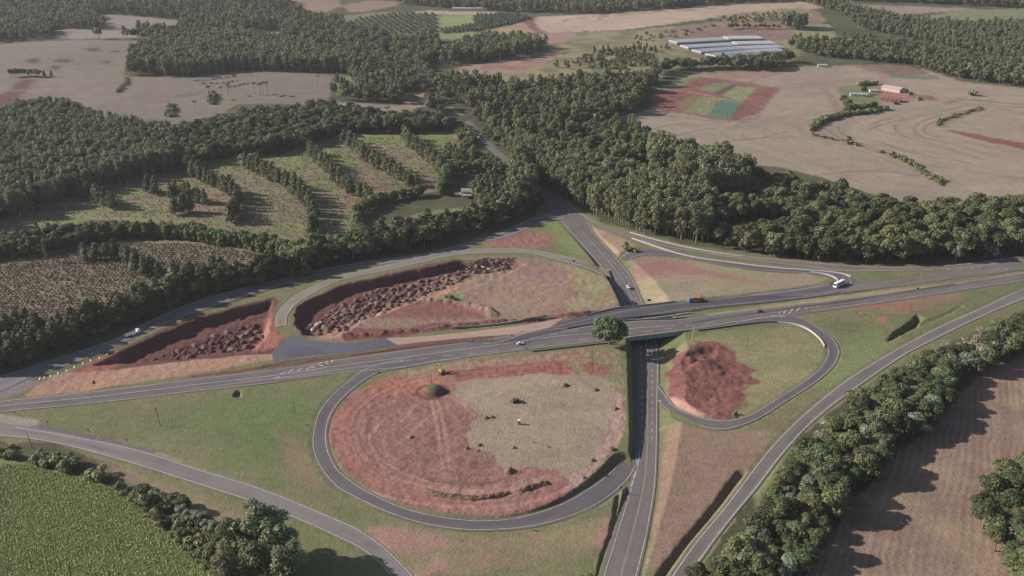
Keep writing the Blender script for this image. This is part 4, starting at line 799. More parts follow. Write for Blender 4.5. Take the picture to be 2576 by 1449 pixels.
BL_ = dict(broadleaf=(.8, 7, 11), grey=(.12, 7, 10), bush=(.08, 2, 3.5))
grove('2620,812 2480,860 2350,917 2262,958 2190,1008 2125,1060 2060,1110 2010,1160 1975,1212 1945,1280 1915,1355 1850,1400 1780,1452 1760,1540 1990,1560 2010,1470 2045,1410 2075,1340 2100,1295 2150,1250 2215,1185 2250,1135 2345,1072 2380,1020 2405,978 2500,925 2620,880', 6.2, dict(broadleaf=(.72, 6, 9.5), grey=(.14, 6, 9), bare=(.14, 6, 9)), 'tree of the dense strip between the right slip road and the brown field', 'trees in the strip beside the right slip road', hs=1.15, clear=9.5)
grove('2470,1265 2500,1210 2640,1180 2800,1449 2640,1560 2560,1500 2510,1420 2465,1350', 5.8, dict(broadleaf=(.8, 7, 10), bare=(.2, 7, 9)), 'tree in the clump standing in the brown field at lower right', 'clump of trees in the brown field')
grove('1784,618 1900,641 2050,656 2200,662 2350,661 2640,640 2640,548 2450,535 2350,540 2230,535 2100,502 1960,468 1868,474 1795,545', 6.6, dict(broadleaf=(.86, 6, 15), grey=(.07, 8, 11), bare=(.07, 8, 10)), 'native tree of the dark forest above the upper right slip road', 'native forest trees right of the junction', skip=('1800,585 1860,562 1970,556 2000,566 1990,588 1900,595 1820,598', '2020,600 2060,580 2100,590 2110,612 2040,622'))
grove('1806,588 1860,566 1965,560 1990,570 1980,586 1900,593', 3.0, dict(banana=(1, 3.5, 5)), 'bright green banana plant in the clearing of the dark forest', 'banana plants in the forest clearing'); grove('2024,602 2060,584 2096,592 2104,610 2042,620', 3.0, dict(banana=(1, 3.5, 5)), 'bright green banana plant in the small right-hand clearing', 'banana plants in the smaller clearing')
grove('1268,396 1325,430 1420,500 1500,541 1620,588 1782,616 1795,545 1700,505 1560,455 1440,425 1340,388', 5.2, dict(eucalyptus=(1, 15, 20)), 'pale eucalyptus in the tall plantation right of the country road', 'eucalyptus plantation beside the country road')
grove('1630,405 1760,435 1880,470 1890,505 1780,525 1650,465', 6.4, dict(eucalyptus=(.9, 20, 27), broadleaf=(.1, 9, 12)), 'very tall eucalyptus on the skyline edge of the beige slope', 'tall eucalyptus row before the beige slope')
grove('1400,402 1440,342 1560,318 1625,350 1640,410 1560,440 1440,418', 7, dict(broadleaf=(.85, 8, 13), eucalyptus=(.15, 14, 18)), 'tree in the wooded valley behind the eucalyptus plantation', 'trees of the wooded valley')
grove('1225,332 1195,300 1120,232 1085,214 1200,212 1300,232 1420,222 1560,212 1650,200 1655,212 1622,235 1615,268 1580,290 1500,312 1440,330 1385,388 1280,388', 8, dict(broadleaf=(.62, 8, 14), eucalyptus=(.23, 14, 20), pine=(.15, 11, 16)), 'tree in the wooded valley beyond the country road', 'trees of the far valley', gaps=-.42)
grove('-200,360 -200,610 0,560 60,545 170,500 330,455 440,432 452,385 430,352 330,338 250,318 180,290 60,288 0,318', 6.2, dict(eucalyptus=(.95, 13, 17), broadleaf=(.05, 9, 12)), 'eucalyptus of the plantation on the left, below the beige field', 'eucalyptus plantation on the left', clear=0)
grove('430,352 480,335 560,318 640,295 740,288 830,282 1000,302 1130,312 1150,332 1000,336 860,336 790,364 700,386 560,402 455,430', 7.2, dict(broadleaf=(.93, 9, 14), araucaria=(.07, 14, 18)), 'native tree of the dark wood above the terraced field', 'native trees above the terraced field', clear=0)
grove('316,190 335,150 405,112 520,98 640,104 760,132 880,152 905,188 760,182 600,178 484,192', 8, dict(eucalyptus=(1, 14, 18)), 'eucalyptus of the square plantation above the left beige field', 'far left eucalyptus plantation', clear=0)
FAR = dict(broadleaf=(.6, 9, 14), eucalyptus=(.4, 13, 18)); fl, fg = 'tree of the distant woods along the top', 'distant woods'
grove('-500,108 -500,-18 1050,-18 980,28 890,55 862,75 880,100 905,132 760,128 640,98 520,88 440,100 362,100 120,97 0,108', 11, FAR, fl, fg, skip=('246,33 455,50 455,88 360,84 258,72', '130,73 348,76 348,97 140,98', '606,82 706,74 714,116 640,122', '695,-12 1014,-8 1010,30 880,52 800,58', '855,36 900,36 950,60 930,80 860,66'), clear=0)
grove('840,82 950,92 1000,112 1100,103 1112,150 1062,170 1085,200 1140,262 1115,292 1000,282 860,262 835,235 870,200 890,150', 9, dict(broadleaf=(.7, 9, 13), eucalyptus=(.3, 12, 17)), 'tree of the woods around the distant country road', 'woods around the distant road', skip=('955,132 980,130 1050,184 1115,250 1172,300 1160,308 1095,258 1020,190', '1015,236 1070,225 1075,285 1005,285', '838,185 885,195 905,235 838,245', '840,250 960,262 1060,262 1060,285 860,285'), clear=0)
grove('1110,165 1150,132 1220,112 1300,107 1372,122 1332,142 1200,158', 9, dict(eucalyptus=(.7, 14, 19), broadleaf=(.3, 9, 12)), 'grey eucalyptus in the belt below the white farmhouse', 'tree belt below the white farmhouse', clear=0)
grove('1000,12 1240,29 1500,36 1700,22 2000,5 2100,-18 1000,-18', 12, FAR, fl, fg, clear=0); grove('2080,0 2250,7 2576,22 2800,20 2800,-18 2000,-18', 12, FAR, fl, fg, clear=0)
grove('2008,5 2100,32 2160,72 2300,102 2450,132 2576,172 2800,205 2800,62 2576,62 2480,72 2300,60 2150,30 2060,-5', 9.5, dict(eucalyptus=(.75, 11, 15), broadleaf=(.25, 9, 12)), 'tree of the long plantation running down from the top right', 'long plantation at top right', gaps=-.45, clear=0)
grove('1985,122 2050,142 2150,152 2280,162 2400,198 2576,222 2800,240 2800,205 2560,182 2400,152 2250,128 2100,116 1990,110', 8.5, dict(broadleaf=(.9, 8, 13), eucalyptus=(.1, 12, 16)), 'tree of the belt behind the farm on the beige slope', 'tree belt behind the farm', clear=0)
grove('2100,92 2300,112 2480,150 2570,190 2400,160 2250,130', 13, dict(broadleaf=(.7, 6, 10), pine=(.3, 8, 11)), 'scattered tree on the rough pasture at top right', 'scattered trees at top right', clear=0)
grove('1640,200 1700,180 1800,174 1960,180 1995,150 1960,154 1900,160 1840,166 1700,168 1640,180', 8.5, dict(broadleaf=(.9, 9, 13), eucalyptus=(.1, 12, 16)), 'tree of the belt below the greenhouses', 'tree belt below the greenhouses', clear=0)
grove('1455,150 1500,130 1600,120 1650,140 1640,165 1560,175 1480,172', 10, dict(bush=(.7, 3, 5), pine=(.3, 7, 10)), 'scrub on the pale hill left of the greenhouses', 'scrub on the pale hill', gaps=-.25, clear=0); grove('1780,50 1900,35 2000,30 2000,50 1850,60', 14, dict(bush=(1, 3, 5)), 'scrub on the hilltop above the greenhouses', 'scrub on the hilltop', clear=0)
grove('1380,205 1480,190 1640,175 1640,195 1560,205 1450,215', 13, dict(pine=(.4, 6, 10), bush=(.6, 3, 5)), 'small tree on the slope between scrubby hill and valley wood', 'small trees on the lower slope', clear=0)
grove('1560,95 1700,75 1800,60 1800,70 1700,95 1600,110', 17, dict(bush=(1, 2, 4)), 'low bush on the ridge left of the greenhouses', 'bushes on the ridge', clear=0)
grove('1380,180 1560,160 1680,140 1700,110 1560,130 1400,160', 19, dict(pine=(.5, 6, 10), bush=(.5, 2, 4)), 'lone small tree on the pale hillside pasture', 'lone trees on the hillside pasture', clear=0)
grove('1966,74 2024,78 2026,68 1970,64', 7, dict(eucalyptus=(1, 17, 22)), 'tall dark eucalyptus of the compact clump above the greenhouses', 'compact clump above the greenhouses', clear=0)
row('1835,74 1870,72 1960,74', 8, 'broadleaf', 6, 9, 'tree of the short row left of the compact clump', 'short row above the greenhouses')
for k in range(0):
    a = k / 13; row(f'{862 + 17 * k},{66 + .6 * k} {905 + 14 * k},{48 - .2 * k} {925 + 14 * k},{40 - .3 * k}', 8.5, 'orchard', 4, 5, 'dark orchard tree in long rows at the top', 'orchard rows at the top', jit=.06)
for k in range(0): row(f'{1100 + 9.5 * k},{83 - 1.1 * k} {1196 + 6.4 * k},{44 - .1 * k}' if k > 9 else f'{1100 + 9.5 * k},{83 - 1.1 * k} {1122 + 9 * k},{74 - 1.2 * k}', 9, 'orchard', 4, 5, 'dark orchard tree in long rows at the top', 'orchard rows at the top', jit=.06)
# rows of pines in the terraced field, hedges and the trees along the shaded ramp
tl, tg = 'pine in the rows crossing the terraced field', 'pine rows in the terraced field'
for s in ('782,388 800,410 832,442 862,472 900,495 938,512', '618,420 660,442 702,464 742,484 772,514 785,550 792,592', '872,360 900,388 950,424 1000,452 1045,475', '1022,350 1050,386 1090,415 1112,440', '468,428 500,450 540,472', '560,480 600,505 598,530 580,560', '372,482 388,490', '432,500 470,505 510,515', '440,540 490,530', '210,495 245,510 290,528', '1122,392 1150,402 1182,408'):
    row(s, 6.0, 'pine', 9.5, 14, tl, tg, jit=.28)
spot('610,412 640,408', 'grey', 8, 'pale round tree at the top edge of the terraced field', 'pale trees at the terraced field')
hl, hg = 'tree of the dark hedge between terraced field and young plantation', 'dark hedge on the left'
grove('-60,665 0,655 100,645 215,615 300,605 400,600 380,582 260,585 170,590 60,612 -60,640', 5, dict(broadleaf=(.8, 6, 10), pine=(.2, 8, 11)), hl, hg, clear=0); grove('390,596 500,612 620,628 720,655 750,672 740,640 690,620 560,600 420,580', 4.2, dict(bamboo=(1, 6, 8.5)), 'rounded leafy clump of the pale hedge above the young plantation', 'pale hedge above the young plantation', clear=0)
row('215,655 280,650 330,672 400,695 470,706 540,725 600,712 660,700 720,690 765,695', 5, 'pine', 8, 12, 'pine in the diagonal row beside the young plantation', 'diagonal pine row', jit=.4, width=4); row('470,712 540,730 600,722 660,712', 5, 'pine', 8, 11, 'pine in the diagonal row beside the young plantation', 'diagonal pine row', jit=.4)
spot('118,658', 'eucalyptus', 13, 'slender columnar tree standing alone in the young plantation', wide=.55); spot('40,600 95,590', 'pine', 8, 'small round tree at the lower left of the terraced field', 'round trees by the terraced field')
grove('-80,945 0,932 130,890 250,842 350,802 480,750 560,722 640,704 560,700 470,722 400,748 300,790 200,830 110,850 60,840 0,850 -80,880', 4.6, dict(pine=(.65, 8, 12), broadleaf=(.25, 6, 9), bush=(.1, 2, 3)), 'tree of the belt between young plantation and shaded ramp', 'tree belt along the shaded ramp', clear=4, hs=1.3)
grove('0,930 -80,940 -80,850 0,820 60,815 100,835 130,860 60,900', 6, dict(pine=(1, 9, 12)), 'tall pine in the group at the far left above the ramp', 'pines at far left', clear=6)
spot('155,860 165,870', 'bamboo', 9, 'bright leafy tree in front of the pine belt at left', 'bright trees before the pine belt')
grove('640,704 780,690 860,660 960,640 1058,622 1175,588 1270,560 1330,535 1350,490 1310,470 1290,505 1240,550 1150,575 1040,590 960,612 860,638 760,655', 5.6, dict(broadleaf=(.62, 7, 11), pine=(.3, 9, 13), grey=(.08, 7, 9)), 'dark tree of the belt above the shaded ramp', 'dark tree belt above the shaded ramp', clear=4.5, hs=1.25)
grove('720,640 760,650 860,632 930,608 900,595 860,612 780,622', 4, dict(bamboo=(1, 5, 8)), 'bright green bamboo at the lower edge of the terraced field', 'bright bamboo below the terraced field', clear=0)
row('905,600 893,575 905,545 940,520 1000,502 1060,494', 3.6, 'bamboo', 6, 9, 'bamboo clump of the curved windbreak around the garden', 'curved windbreak', jit=.3, width=2); row('1112,490 1115,460 1140,440 1200,432 1265,436', 3.8, 'bamboo', 7, 10, 'bamboo clump of the windbreak behind the grey house', 'windbreak behind the house', jit=.3, width=2)
grove('1192,500 1200,470 1250,450 1290,470 1300,530 1260,545 1215,530', 6, dict(broadleaf=(.4, 8, 11), pine=(.6, 10, 14)), 'tree of the garden grove right of the grey house', 'garden grove by the grey house', clear=4)
grove('1285,520 1290,450 1310,425 1335,450 1345,500 1325,535', 5, dict(eucalyptus=(1, 16, 22)), 'tall pale eucalyptus at the bend where the shaded ramp starts', 'tall eucalyptus by the ramp start', clear=5)
grove('1180,385 1200,350 1160,320 1140,315 1150,345', 5, dict(bamboo=(1, 5, 8)), 'light green bamboo beside the country road', 'light bamboo beside the country road', clear=4); grove('1188,385 1240,405 1275,432 1240,428 1190,410', 5, dict(bamboo=(.6, 5, 7), broadleaf=(.4, 6, 8)), 'light green bamboo beside the country road', 'light bamboo beside the country road', clear=4)
grove('1200,330 1250,345 1280,385 1250,370', 6, dict(broadleaf=(.6, 5, 8), bush=(.4, 2, 3)), 'low roadside tree between country road and eucalyptus', 'low roadside trees', clear=3); spot('1035,572 1060,585 1120,560', 'grey', 7, 'pale rounded tree in the garden below the curved windbreak', 'pale garden trees')
# bushes at the lower left and single trees
for s, k, h, l in (('8,1140 30,1150', 'bush', 4, 'dark bush at the left edge above the crop'), ('95,1162 120,1168', 'bush', 4, 'second pair of bushes above the crop'), ('150,1165 170,1180', 'bush', 5, 'rounded bushes left of the crop corner'), ('238,1200 252,1208', 'bush', 4, 'bush casting a round shadow on the crop verge'), ('325,1238 350,1252 375,1260', 'bush', 5, 'bushes at the middle of the crop edge'),
                   ('405,1270 430,1280', 'bush', 5, 'bushes halfway down the crop edge'), ('460,1300 475,1315', 'grey', 5, 'pale leafy trees beside the crop track'), ('505,1320 520,1340 540,1350', 'grey', 5, 'pale leafy trees left of the large eucalyptus'), ('500,1370 530,1400 560,1430', 'bush', 4, 'bushes below the large eucalyptus')):
    spot(s, k, h, l, l + ', pair')
for q, h in (('600,1420', 17), ('655,1415', 19), ('700,1445', 19), ('640,1480', 18), ('730,1500', 17), ('580,1500', 15), ('690,1400', 16)): spot(q, 'eucalyptus', h, 'large dark eucalyptus of the clump at the bottom left', 'large eucalyptus clump', wide=1.5)
grove('300,1228 350,1238 420,1258 520,1312 565,1352 600,1400 560,1460 510,1410 430,1335 350,1268', 3.6, dict(bush=(.75, 2, 4), grey=(.12, 4, 6), broadleaf=(.13, 4, 6)), 'bushy growth of the weedy strip between slip road and green crop', 'weedy strip beside the green crop', clear=5)
spot('1755,1468', 'broadleaf', 6, 'round tree cut by the lower edge beside the right slip road', wide=1.1); spot('1472,1462', 'bush', 3.4, 'small round bush at the lower edge left of the country road')
spot('1582,628', 'bush', 4.5, 'lone small tree between the two upper right ramps'); spot('2445,240', 'bush', 6, 'lone round bush in the far beige field'); spot('1130,752', 'bush', 3, 'green bush among the red earth of the upper left loop'); spot('1035,752', 'bush', 3, 'small green bush beside the earth heaps'); spot('1850,1045', 'bush', 1.5, 'tiny dark bush inside the right loop')
fb = ('bush of the hedge curving down the beige slope', 'hedge on the beige slope')
row('2040,328 2060,312 2090,300 2130,290 2160,287 2225,275', 3.2, 'bush', 3, 5.5, *fb, width=2.5); row('2125,286 2160,282 2200,274', 4, 'broadleaf', 6, 8, *fb); row('2120,262 2135,280', 5, 'broadleaf', 7, 9, *fb)
row('2045,340 2080,348 2120,356', 5, 'bush', 1.5, 2.5, *fb); row('2240,390 2275,405 2300,418 2320,432 2345,450 2368,464', 4, 'bush', 2, 4, *fb, width=3); spot('2140,362', 'bush', 5.5, 'lone bush midway along the thin hedge'); spot('2218,384', 'bush', 3, 'small bush near the end of the thin hedge')
row('2360,316 2368,304 2400,294 2440,282 2470,273', 4, 'bush', 1.5, 2.8, *fb, width=2); row('2160,215 2200,212', 5, 'bush', 4, 5.5, 'bush of the short row above the farm', 'short row above the farm'); spot('2172,238', 'broadleaf', 8, 'broad dark tree beside the white farm sheds'); spot('2290,245 2278,238', 'broadleaf', 6, 'tree right of the large farm shed', 'trees right of the shed'); spot('2312,252', 'bush', 4, 'bush right of the red roofed farmhouse'); spot('2252,262', 'bush', 3.5, 'bush below the red roofed farmhouse')
row('300,232 308,220 322,200', 5, 'bush', 2, 3, 'bush of the curved hedge on the left beige field', 'hedges on the left beige field'); row('424,293 428,280 432,266', 5, 'bush', 3, 4.5, 'bush of the curved hedge on the left beige field', 'hedges on the left beige field'); row('530,263 533,250 536,238', 5, 'bush', 3, 5, 'bush of the curved hedge on the left beige field', 'hedges on the left beige field')
for q in ('490,203 540,200 590,192', '503,211 560,209 597,204', '548,221 590,217 618,210'): row(q, 6, 'bush', 1.2, 1.8, 'low bush of the three thin hedges on the left beige field', 'thin hedges on the left beige field')
row('30,194 60,192 98,194', 6, 'broadleaf', 6, 9, 'tree of the small group on the upper left beige field', 'group on the left beige field'); spot('112,193 130,193', 'pine', 7, 'slim tree right of the small group on the left beige field', 'slim trees on the left field')
for q, h in (('493,285', 14), ('527,250', 17), ('575,240', 15), ('640,236', 16), ('662,238', 17), ('672,240', 17), ('655,240', 15), ('800,214', 12)): spot(q, 'araucaria', h, 'tall araucaria with flat top above the dark wood', 'araucarias above the dark wood')
row('845,205 870,225 840,232', 7, 'pine', 8, 10, 'young tree on the pasture right of the left beige field', 'young trees at the field end')
# young plantation and green crop, row by row
def rows_of(s, h, sp, st, kind, h0, h1, label, group, keep=1.0):
    P = pts(s); u = np.array((math.cos(h), math.sin(h))); n = np.array((-u[1], u[0])); q = P[:, :2] @ np.stack([u, n], 1); a, b = np.meshgrid(np.arange(q[:, 0].min(), q[:, 0].max(), st), np.arange(q[:, 1].min(), q[:, 1].max(), sp)); a = a + rng.normal(size=a.shape) * st * .15; b = b + rng.normal(size=b.shape) * sp * .03
    x = (a * u[0] + b * n[0]).ravel(); y = (a * u[1] + b * n[1]).ravel(); ok = inside(P, x, y) & (rng.random(len(x)) < keep)
    for X, Y in zip(x[ok], y[ok]): STAND.append((kind, X, Y, gz(X, Y), rng.uniform(h0, h1), label, group, 1.0))
rows_of('-60,700 0,668 160,630 300,612 470,614 610,630 660,645 600,660 500,662 420,692 370,722 260,788 150,835 60,815 -60,860', .1, 4.2, 2.5, 'shrub', 1.3, 2.2, 'young sapling in the rows of the young plantation', 'saplings of the young plantation', .9)
rows_of('-60,1170 60,1172 228,1215 328,1258 395,1315 474,1395 535,1449 575,1500 -60,1560', -1.05, 1.45, .7, 'maize', 1.2, 1.7, 'green plant in the crop field at the lower left', 'crop plants')

rows_of('-80,605 -80,580 10,560 170,485 300,448 420,425 560,405 700,398 785,368 860,345 1000,345 1130,340 1180,372 1250,405 1270,432 1130,425 1105,470 945,500 885,560 868,595 700,598 520,570 380,555 210,547 80,585', -.05, 4.2, 2.4, 'dry', .8, 1.4, 'dry low shrub in the rows of the terraced field', 'dry shrubs of the terraced field', .5)
ol = ('dark orchard tree in long rows at the top', 'orchard rows at the top')
rows_of('862,68 905,48 990,37 1095,36 1098,86 1000,84 930,78', heading(at(985, 48), at(1030, 76)), 13, 7, 'orchard', 4.5, 5.5, *ol)
rows_of('1108,86 1200,78 1290,60 1336,46 1300,37 1192,39 1194,62 1110,76', heading(at(1200, 64), at(1215, 76)), 9, 6.5, 'orchard', 4.5, 5.5, *ol)
# nearest three hundred of a kind as single things, the rest of that kind together
STAND = [(t[0], t[1], t[2], t[3], t[4] * GROW.get(t[0], 1)) + t[5:] for t in STAND]
STAND.sort(key=lambda t: math.hypot(t[1], t[2])); groups = {}
for t in STAND: groups.setdefault(t[0], []).append(t)
RL = dict(dry=('dry_shrub_rows', 'dry low shrubs in rows across the terraced field', 'shrubs'), broadleaf=('broadleaf_forest', 'native broadleaf woods of the valley and the far hills', 'forest'), grey=('grey_leaved_forest', 'pale leaved trees scattered through the woods', 'forest'), eucalyptus=('eucalyptus_forest', 'eucalyptus plantations covering the left and far slopes', 'forest'), pine=('pine_forest', 'pines scattered through the farther woods', 'forest'),
          bare=('leafless_trees', 'leafless trees scattered in the forest', 'forest'), bush=('scrub', 'scrub on the far hillsides', 'scrub'), bamboo=('bamboo_thicket', 'remaining bamboo of the farther windbreaks', 'bamboo'), orchard=('orchard', 'dark orchard rows at the top of the valley', 'orchard'), shrub=('young_plantation', 'rows of saplings farther back in the young plantation', 'saplings'),
          banana=('banana_grove', 'remaining banana plants in the forest clearings', 'plants'), maize=('green_crop', 'dense green crop filling the lower left field', 'crop'), araucaria=('araucaria_forest', 'araucarias of the dark wood', 'forest'))
for k, L in groups.items():
    vis = [t for t in L if abs(t[1]) < .545 * (t[2] * cP + CAM_Z * sP) + 6]; cap = 290; single = vis[:cap] if k != 'maize' else vis[:290]; ids = set(map(id, single))
    for t in single: plant(k, (t[1], t[2], t[3]), t[4], t[5], t[6], t[7], lod=1 if k in ('maize', 'shrub', 'dry') else None, parts=False if k in ('maize', 'shrub', 'dry', 'bush') else True if k == 'bare' else None)
    rest = [t for t in L if id(t) not in ids]
    for lod, sel in ((1, [t for t in rest if t[2] < 1150]), (2, [t for t in rest if t[2] >= 1150])):
        if sel: scatter(RL[k][0], k, [(t[1], t[2], t[3]) for t in sel], [t[4] / H0[k] for t in sel], RL[k][1] if lod == 1 else RL[k][1].replace('and the far', 'on the far') + ' in the distance', RL[k][2], lod)
print('PLANTS', {k: len(v) for k, v in groups.items()})
# the large round tree at the bridge
rg = np.random.default_rng(5); cen = []; rad = []
for i in range(46):
    a = rg.uniform(0, 6.283); h = rg.uniform(-.55, 1); rr = math.sqrt(max(0, 1 - h * h)) * rg.uniform(.6, 1); cen.append((8.6 * rr * math.cos(a), 8.6 * rr * math.sin(a), 7.6 + 5.0 * h)); rad.append(rg.uniform(1.3, 2.2))
cr = leaves(cen, rad, 7500, .36, .4, .9, rg=rg); tr = limbs(cen, 3.0, .5, rg, lim=14); P = at(1532, 866); o = thing('broadleaf_tree', (P[0], P[1], gz(P[0], P[1])), 0, 'large round bright green tree at the left end of the bridge', 'tree')
o.scale = (1.18, 1.18, 1.22)
link('crown', np_mesh('round_crown', cr[0], cr[1], False, {'tone': ('FLOAT', cr[2])}, [mat_leaf('round_tree_foliage', C(112, 132, 88), .05)]), o); link('trunk', np_mesh('round_trunk', tr[0], tr[1], True, {'tone': ('FLOAT', tr[2])}, [BARK]), o)

# ------------------------------------------------------------------ heaps of earth and rock
def heap_mesh(seed, h=.62, rough=.2):
    rg = np.random.default_rng(seed); nr, na = 7, 16; V = [(0, 0, h)]; ph = rg.uniform(0, 50, 2)
    for i in range(1, nr + 1):
        f = i / nr
        for k in range(na):
            a = 2 * math.pi * k / na; n1 = float(fbm(np.array(3 * math.cos(a) * f + ph[0]), np.array(3 * math.sin(a) * f + ph[1]), seed, 3)); r = f * (1 + .35 * n1); z = h * (1 - f ** 2.2) * (1 + 2 * rough * n1) - (.12 if i == nr else 0)
            V.append((r * math.cos(a), r * math.sin(a), z))
    F = [(0, 1 + k, 1 + (k + 1) % na) for k in range(na)]
    me = bpy.data.meshes.new('heap'); 
    Q = [(1 + i * na + k, 1 + (i + 1) * na + k, 1 + (i + 1) * na + (k + 1) % na, 1 + i * na + (k + 1) % na) for i in range(nr - 1) for k in range(na)]
    me.from_pydata(V, [], F + Q); me.update(); me.polygons.foreach_set('use_smooth', np.full(len(F + Q), True)); return me
def earth_mat(n, c, sc=1.2): return mat(n, c, .95, var=.35, scale=sc, spec=.1)
E_RED, E_DARK, E_GREY, E_BROWN, E_WHITE = earth_mat('red_earth', C(112, 80, 75)), earth_mat('dark_red_earth', C(96, 68, 64)), earth_mat('grey_rubble', C(126, 107, 101)), earth_mat('brown_earth', C(122, 100, 82)), earth_mat('pale_rubble', C(188, 180, 172))
HM = {}
def heap(P, r, m, label, group=None, hz=1.0, name='earth_heap', cat='heap'):
    k = (m.name, int(rng.integers(0, 5)))
    if k not in HM: HM[k] = heap_mesh(900 + k[1]); HM[k] = HM[k].copy(); HM[k].materials.append(m)
    o = tag(link(name, HM[k], None, (P[0], P[1], gz(P[0], P[1]) - .03), rng.uniform(0, 6.28)), label, cat, group); o.scale = (r * rng.uniform(.9, 1.2), r * rng.uniform(.85, 1.1), r * hz * rng.uniform(.85, 1.2)); return o
def rubble(P):
    V = []; F = []; off = 0; x0, y0, x1, y1 = P[:, 0].min(), P[:, 1].min(), P[:, 0].max(), P[:, 1].max(); X = rng.uniform(x0, x1, 4000); Y = rng.uniform(y0, y1, 4000); ok = np.where(inside(P, X, Y))[0][:900]
    for i in ok:
        r = .25 + .55 * rng.random() ** 2; z = gz(X[i], Y[i]); k = 7; a = rng.uniform(0, 6.28)
        V += [(X[i] + r * math.cos(a + j * 6.283 / k) * rng.uniform(.75, 1.2), Y[i] + r * math.sin(a + j * 6.283 / k) * rng.uniform(.75, 1.2), z - .05) for j in range(k)] + [(X[i] + r * .5 * math.cos(a + j * 6.283 / k), Y[i] + r * .5 * math.sin(a + j * 6.283 / k), z + r * rng.uniform(.5, .9)) for j in range(k)]
        F += [(off + j, off + (j + 1) % k, off + k + (j + 1) % k, off + k + j) for j in range(k)] + [tuple(off + k + j for j in range(k))]; off += 2 * k
    me = bpy.data.meshes.new('rubble'); me.from_pydata(V, [], F); me.materials.append(E_DARK); me.update(); tag(link('rubble', me), 'loose red clods strewn between the earth heaps of the pits', 'rubble', None, 'stuff')
def heaps(s, sp, r0, r1, ms, pr, label, group, cap):
    P = pts(s); h = heading(P[0], P[1]); u = np.array((math.cos(h), math.sin(h))); n = np.array((-u[1], u[0])); q = P[:, :2] @ np.stack([u, n], 1); G = []
    for b in np.arange(q[:, 1].min(), q[:, 1].max(), sp):
        for a in np.arange(q[:, 0].min(), q[:, 0].max(), sp * .95):
            aa, bb = a + rng.normal() * sp * .27, b + rng.normal() * sp * .27; x, y = aa * u[0] + bb * n[0], aa * u[1] + bb * n[1]
            if inside(P, np.array([x]), np.array([y]))[0] : G.append((x, y))
    for i in rng.permutation(len(G))[:cap]: heap(G[i], (r0 + (r1 - r0) * rng.random() ** .8) * (.6 if rng.random() < .25 else 1), ms[int(rng.choice(len(ms), p=pr))], label, group)
    print('heaps', len(G)); rubble(P)
heaps('775,808 800,782 860,745 950,712 1060,690 1150,668 1195,676 1120,705 1040,738 965,765 900,800 850,815 800,822', 4.3, 1.5, 2.7, [E_RED, E_GREY, E_DARK, E_BROWN], [.42, .26, .2, .12], 'knee-high to man-high earth heap dumped in the pit of the upper left loop', 'earth heaps in the upper left loop', 175)
heaps('1130,668 1220,650 1300,650 1290,660 1200,672', 4.5, 1.2, 2.2, [E_GREY, E_BROWN], [.6, .4], 'low grey heap at the far end of the upper left loop', 'low grey heaps at the loop end', 30)
heaps('330,915 400,878 440,862 520,832 600,802 650,796 660,836 615,868 520,890 440,905', 4.6, 1.5, 2.8, [E_DARK, E_RED, E_GREY], [.52, .28, .2], 'dark earth heap in the triangular pit at left', 'earth heaps in the triangular pit', 85)
for k, (x, y, r) in enumerate(((798, 798, 2.4), (812, 804, 2.0), (785, 810, 1.8), (772, 806, 1.6), (805, 794, 1.8), (792, 805, 1.6), (778, 801, 1.4))): heap(at(x, y), r, E_WHITE, 'pale rubble heap at the near end of the upper left pit', 'pale rubble heaps')
for x, y in ((1215, 657), (1228, 659)): heap(at(x, y), 2.2, E_WHITE, 'white rubble heap among the grey heaps at the loop end', 'white rubble heaps', .5)
for x, y, r, l in ((870, 830, 3.2, 'brown heap left of the long dark red bank'), (850, 838, 3.0, 'grey heap at the tip of the dark red bank'), (885, 815, 3.0, 'olive topped heap by the red bank'), (985, 742, 2.6, 'dark heap on the track through the upper left loop'), (1010, 735, 2.0, 'small heap on the track through the upper left loop')): heap(at(x, y), r, E_BROWN if r > 3 else E_DARK, l)
for x, y, r, l in ((1222, 1052, 1.5, 'dark clod heap at the left edge of the stubble patch'), (1237, 1050, 1.2, 'smaller clod heap beside the left edge of the stubble patch'), (1420, 970, 1.8, 'dark clod heap at the top right of the stubble patch'), (1497, 981, 1.7, 'clod heap on the pink soil near the road bank'), (1547, 1028, 1.6, 'clod heap close to the shaded road bank'),
                   (1540, 1131, 1.7, 'long clod heap near the lower right bank'), (1175, 1129, 1.1, 'small clod heap left of a pair'), (1206, 1120, 1.2, 'upper clod heap of three on the red soil'), (1202, 1134, 1.1, 'lower clod heap of three on the red soil'), (1292, 1127, 1.2, 'dark clod heap below the portable toilet'), (1281, 1186, 2.4, 'largest clod heap in the big loop'), (1490, 1158, 1.2, 'clod heap low on the right of the big loop'), (1500, 1185, 1.0, 'small clod heap near the road bank notch'), (1034, 1101, 1.3, 'pale grey clod heap on the bare red soil'), (1468, 1202, 1.0, 'small clod heap above the end of the windrow'), (1380, 1125, .7, 'tiny clod heap right of the timber stakes')):
    heap(at(x, y), r * 1.15, E_GREY if 'pale' in l else E_BROWN, l, None, 1.1, 'clod_heap')
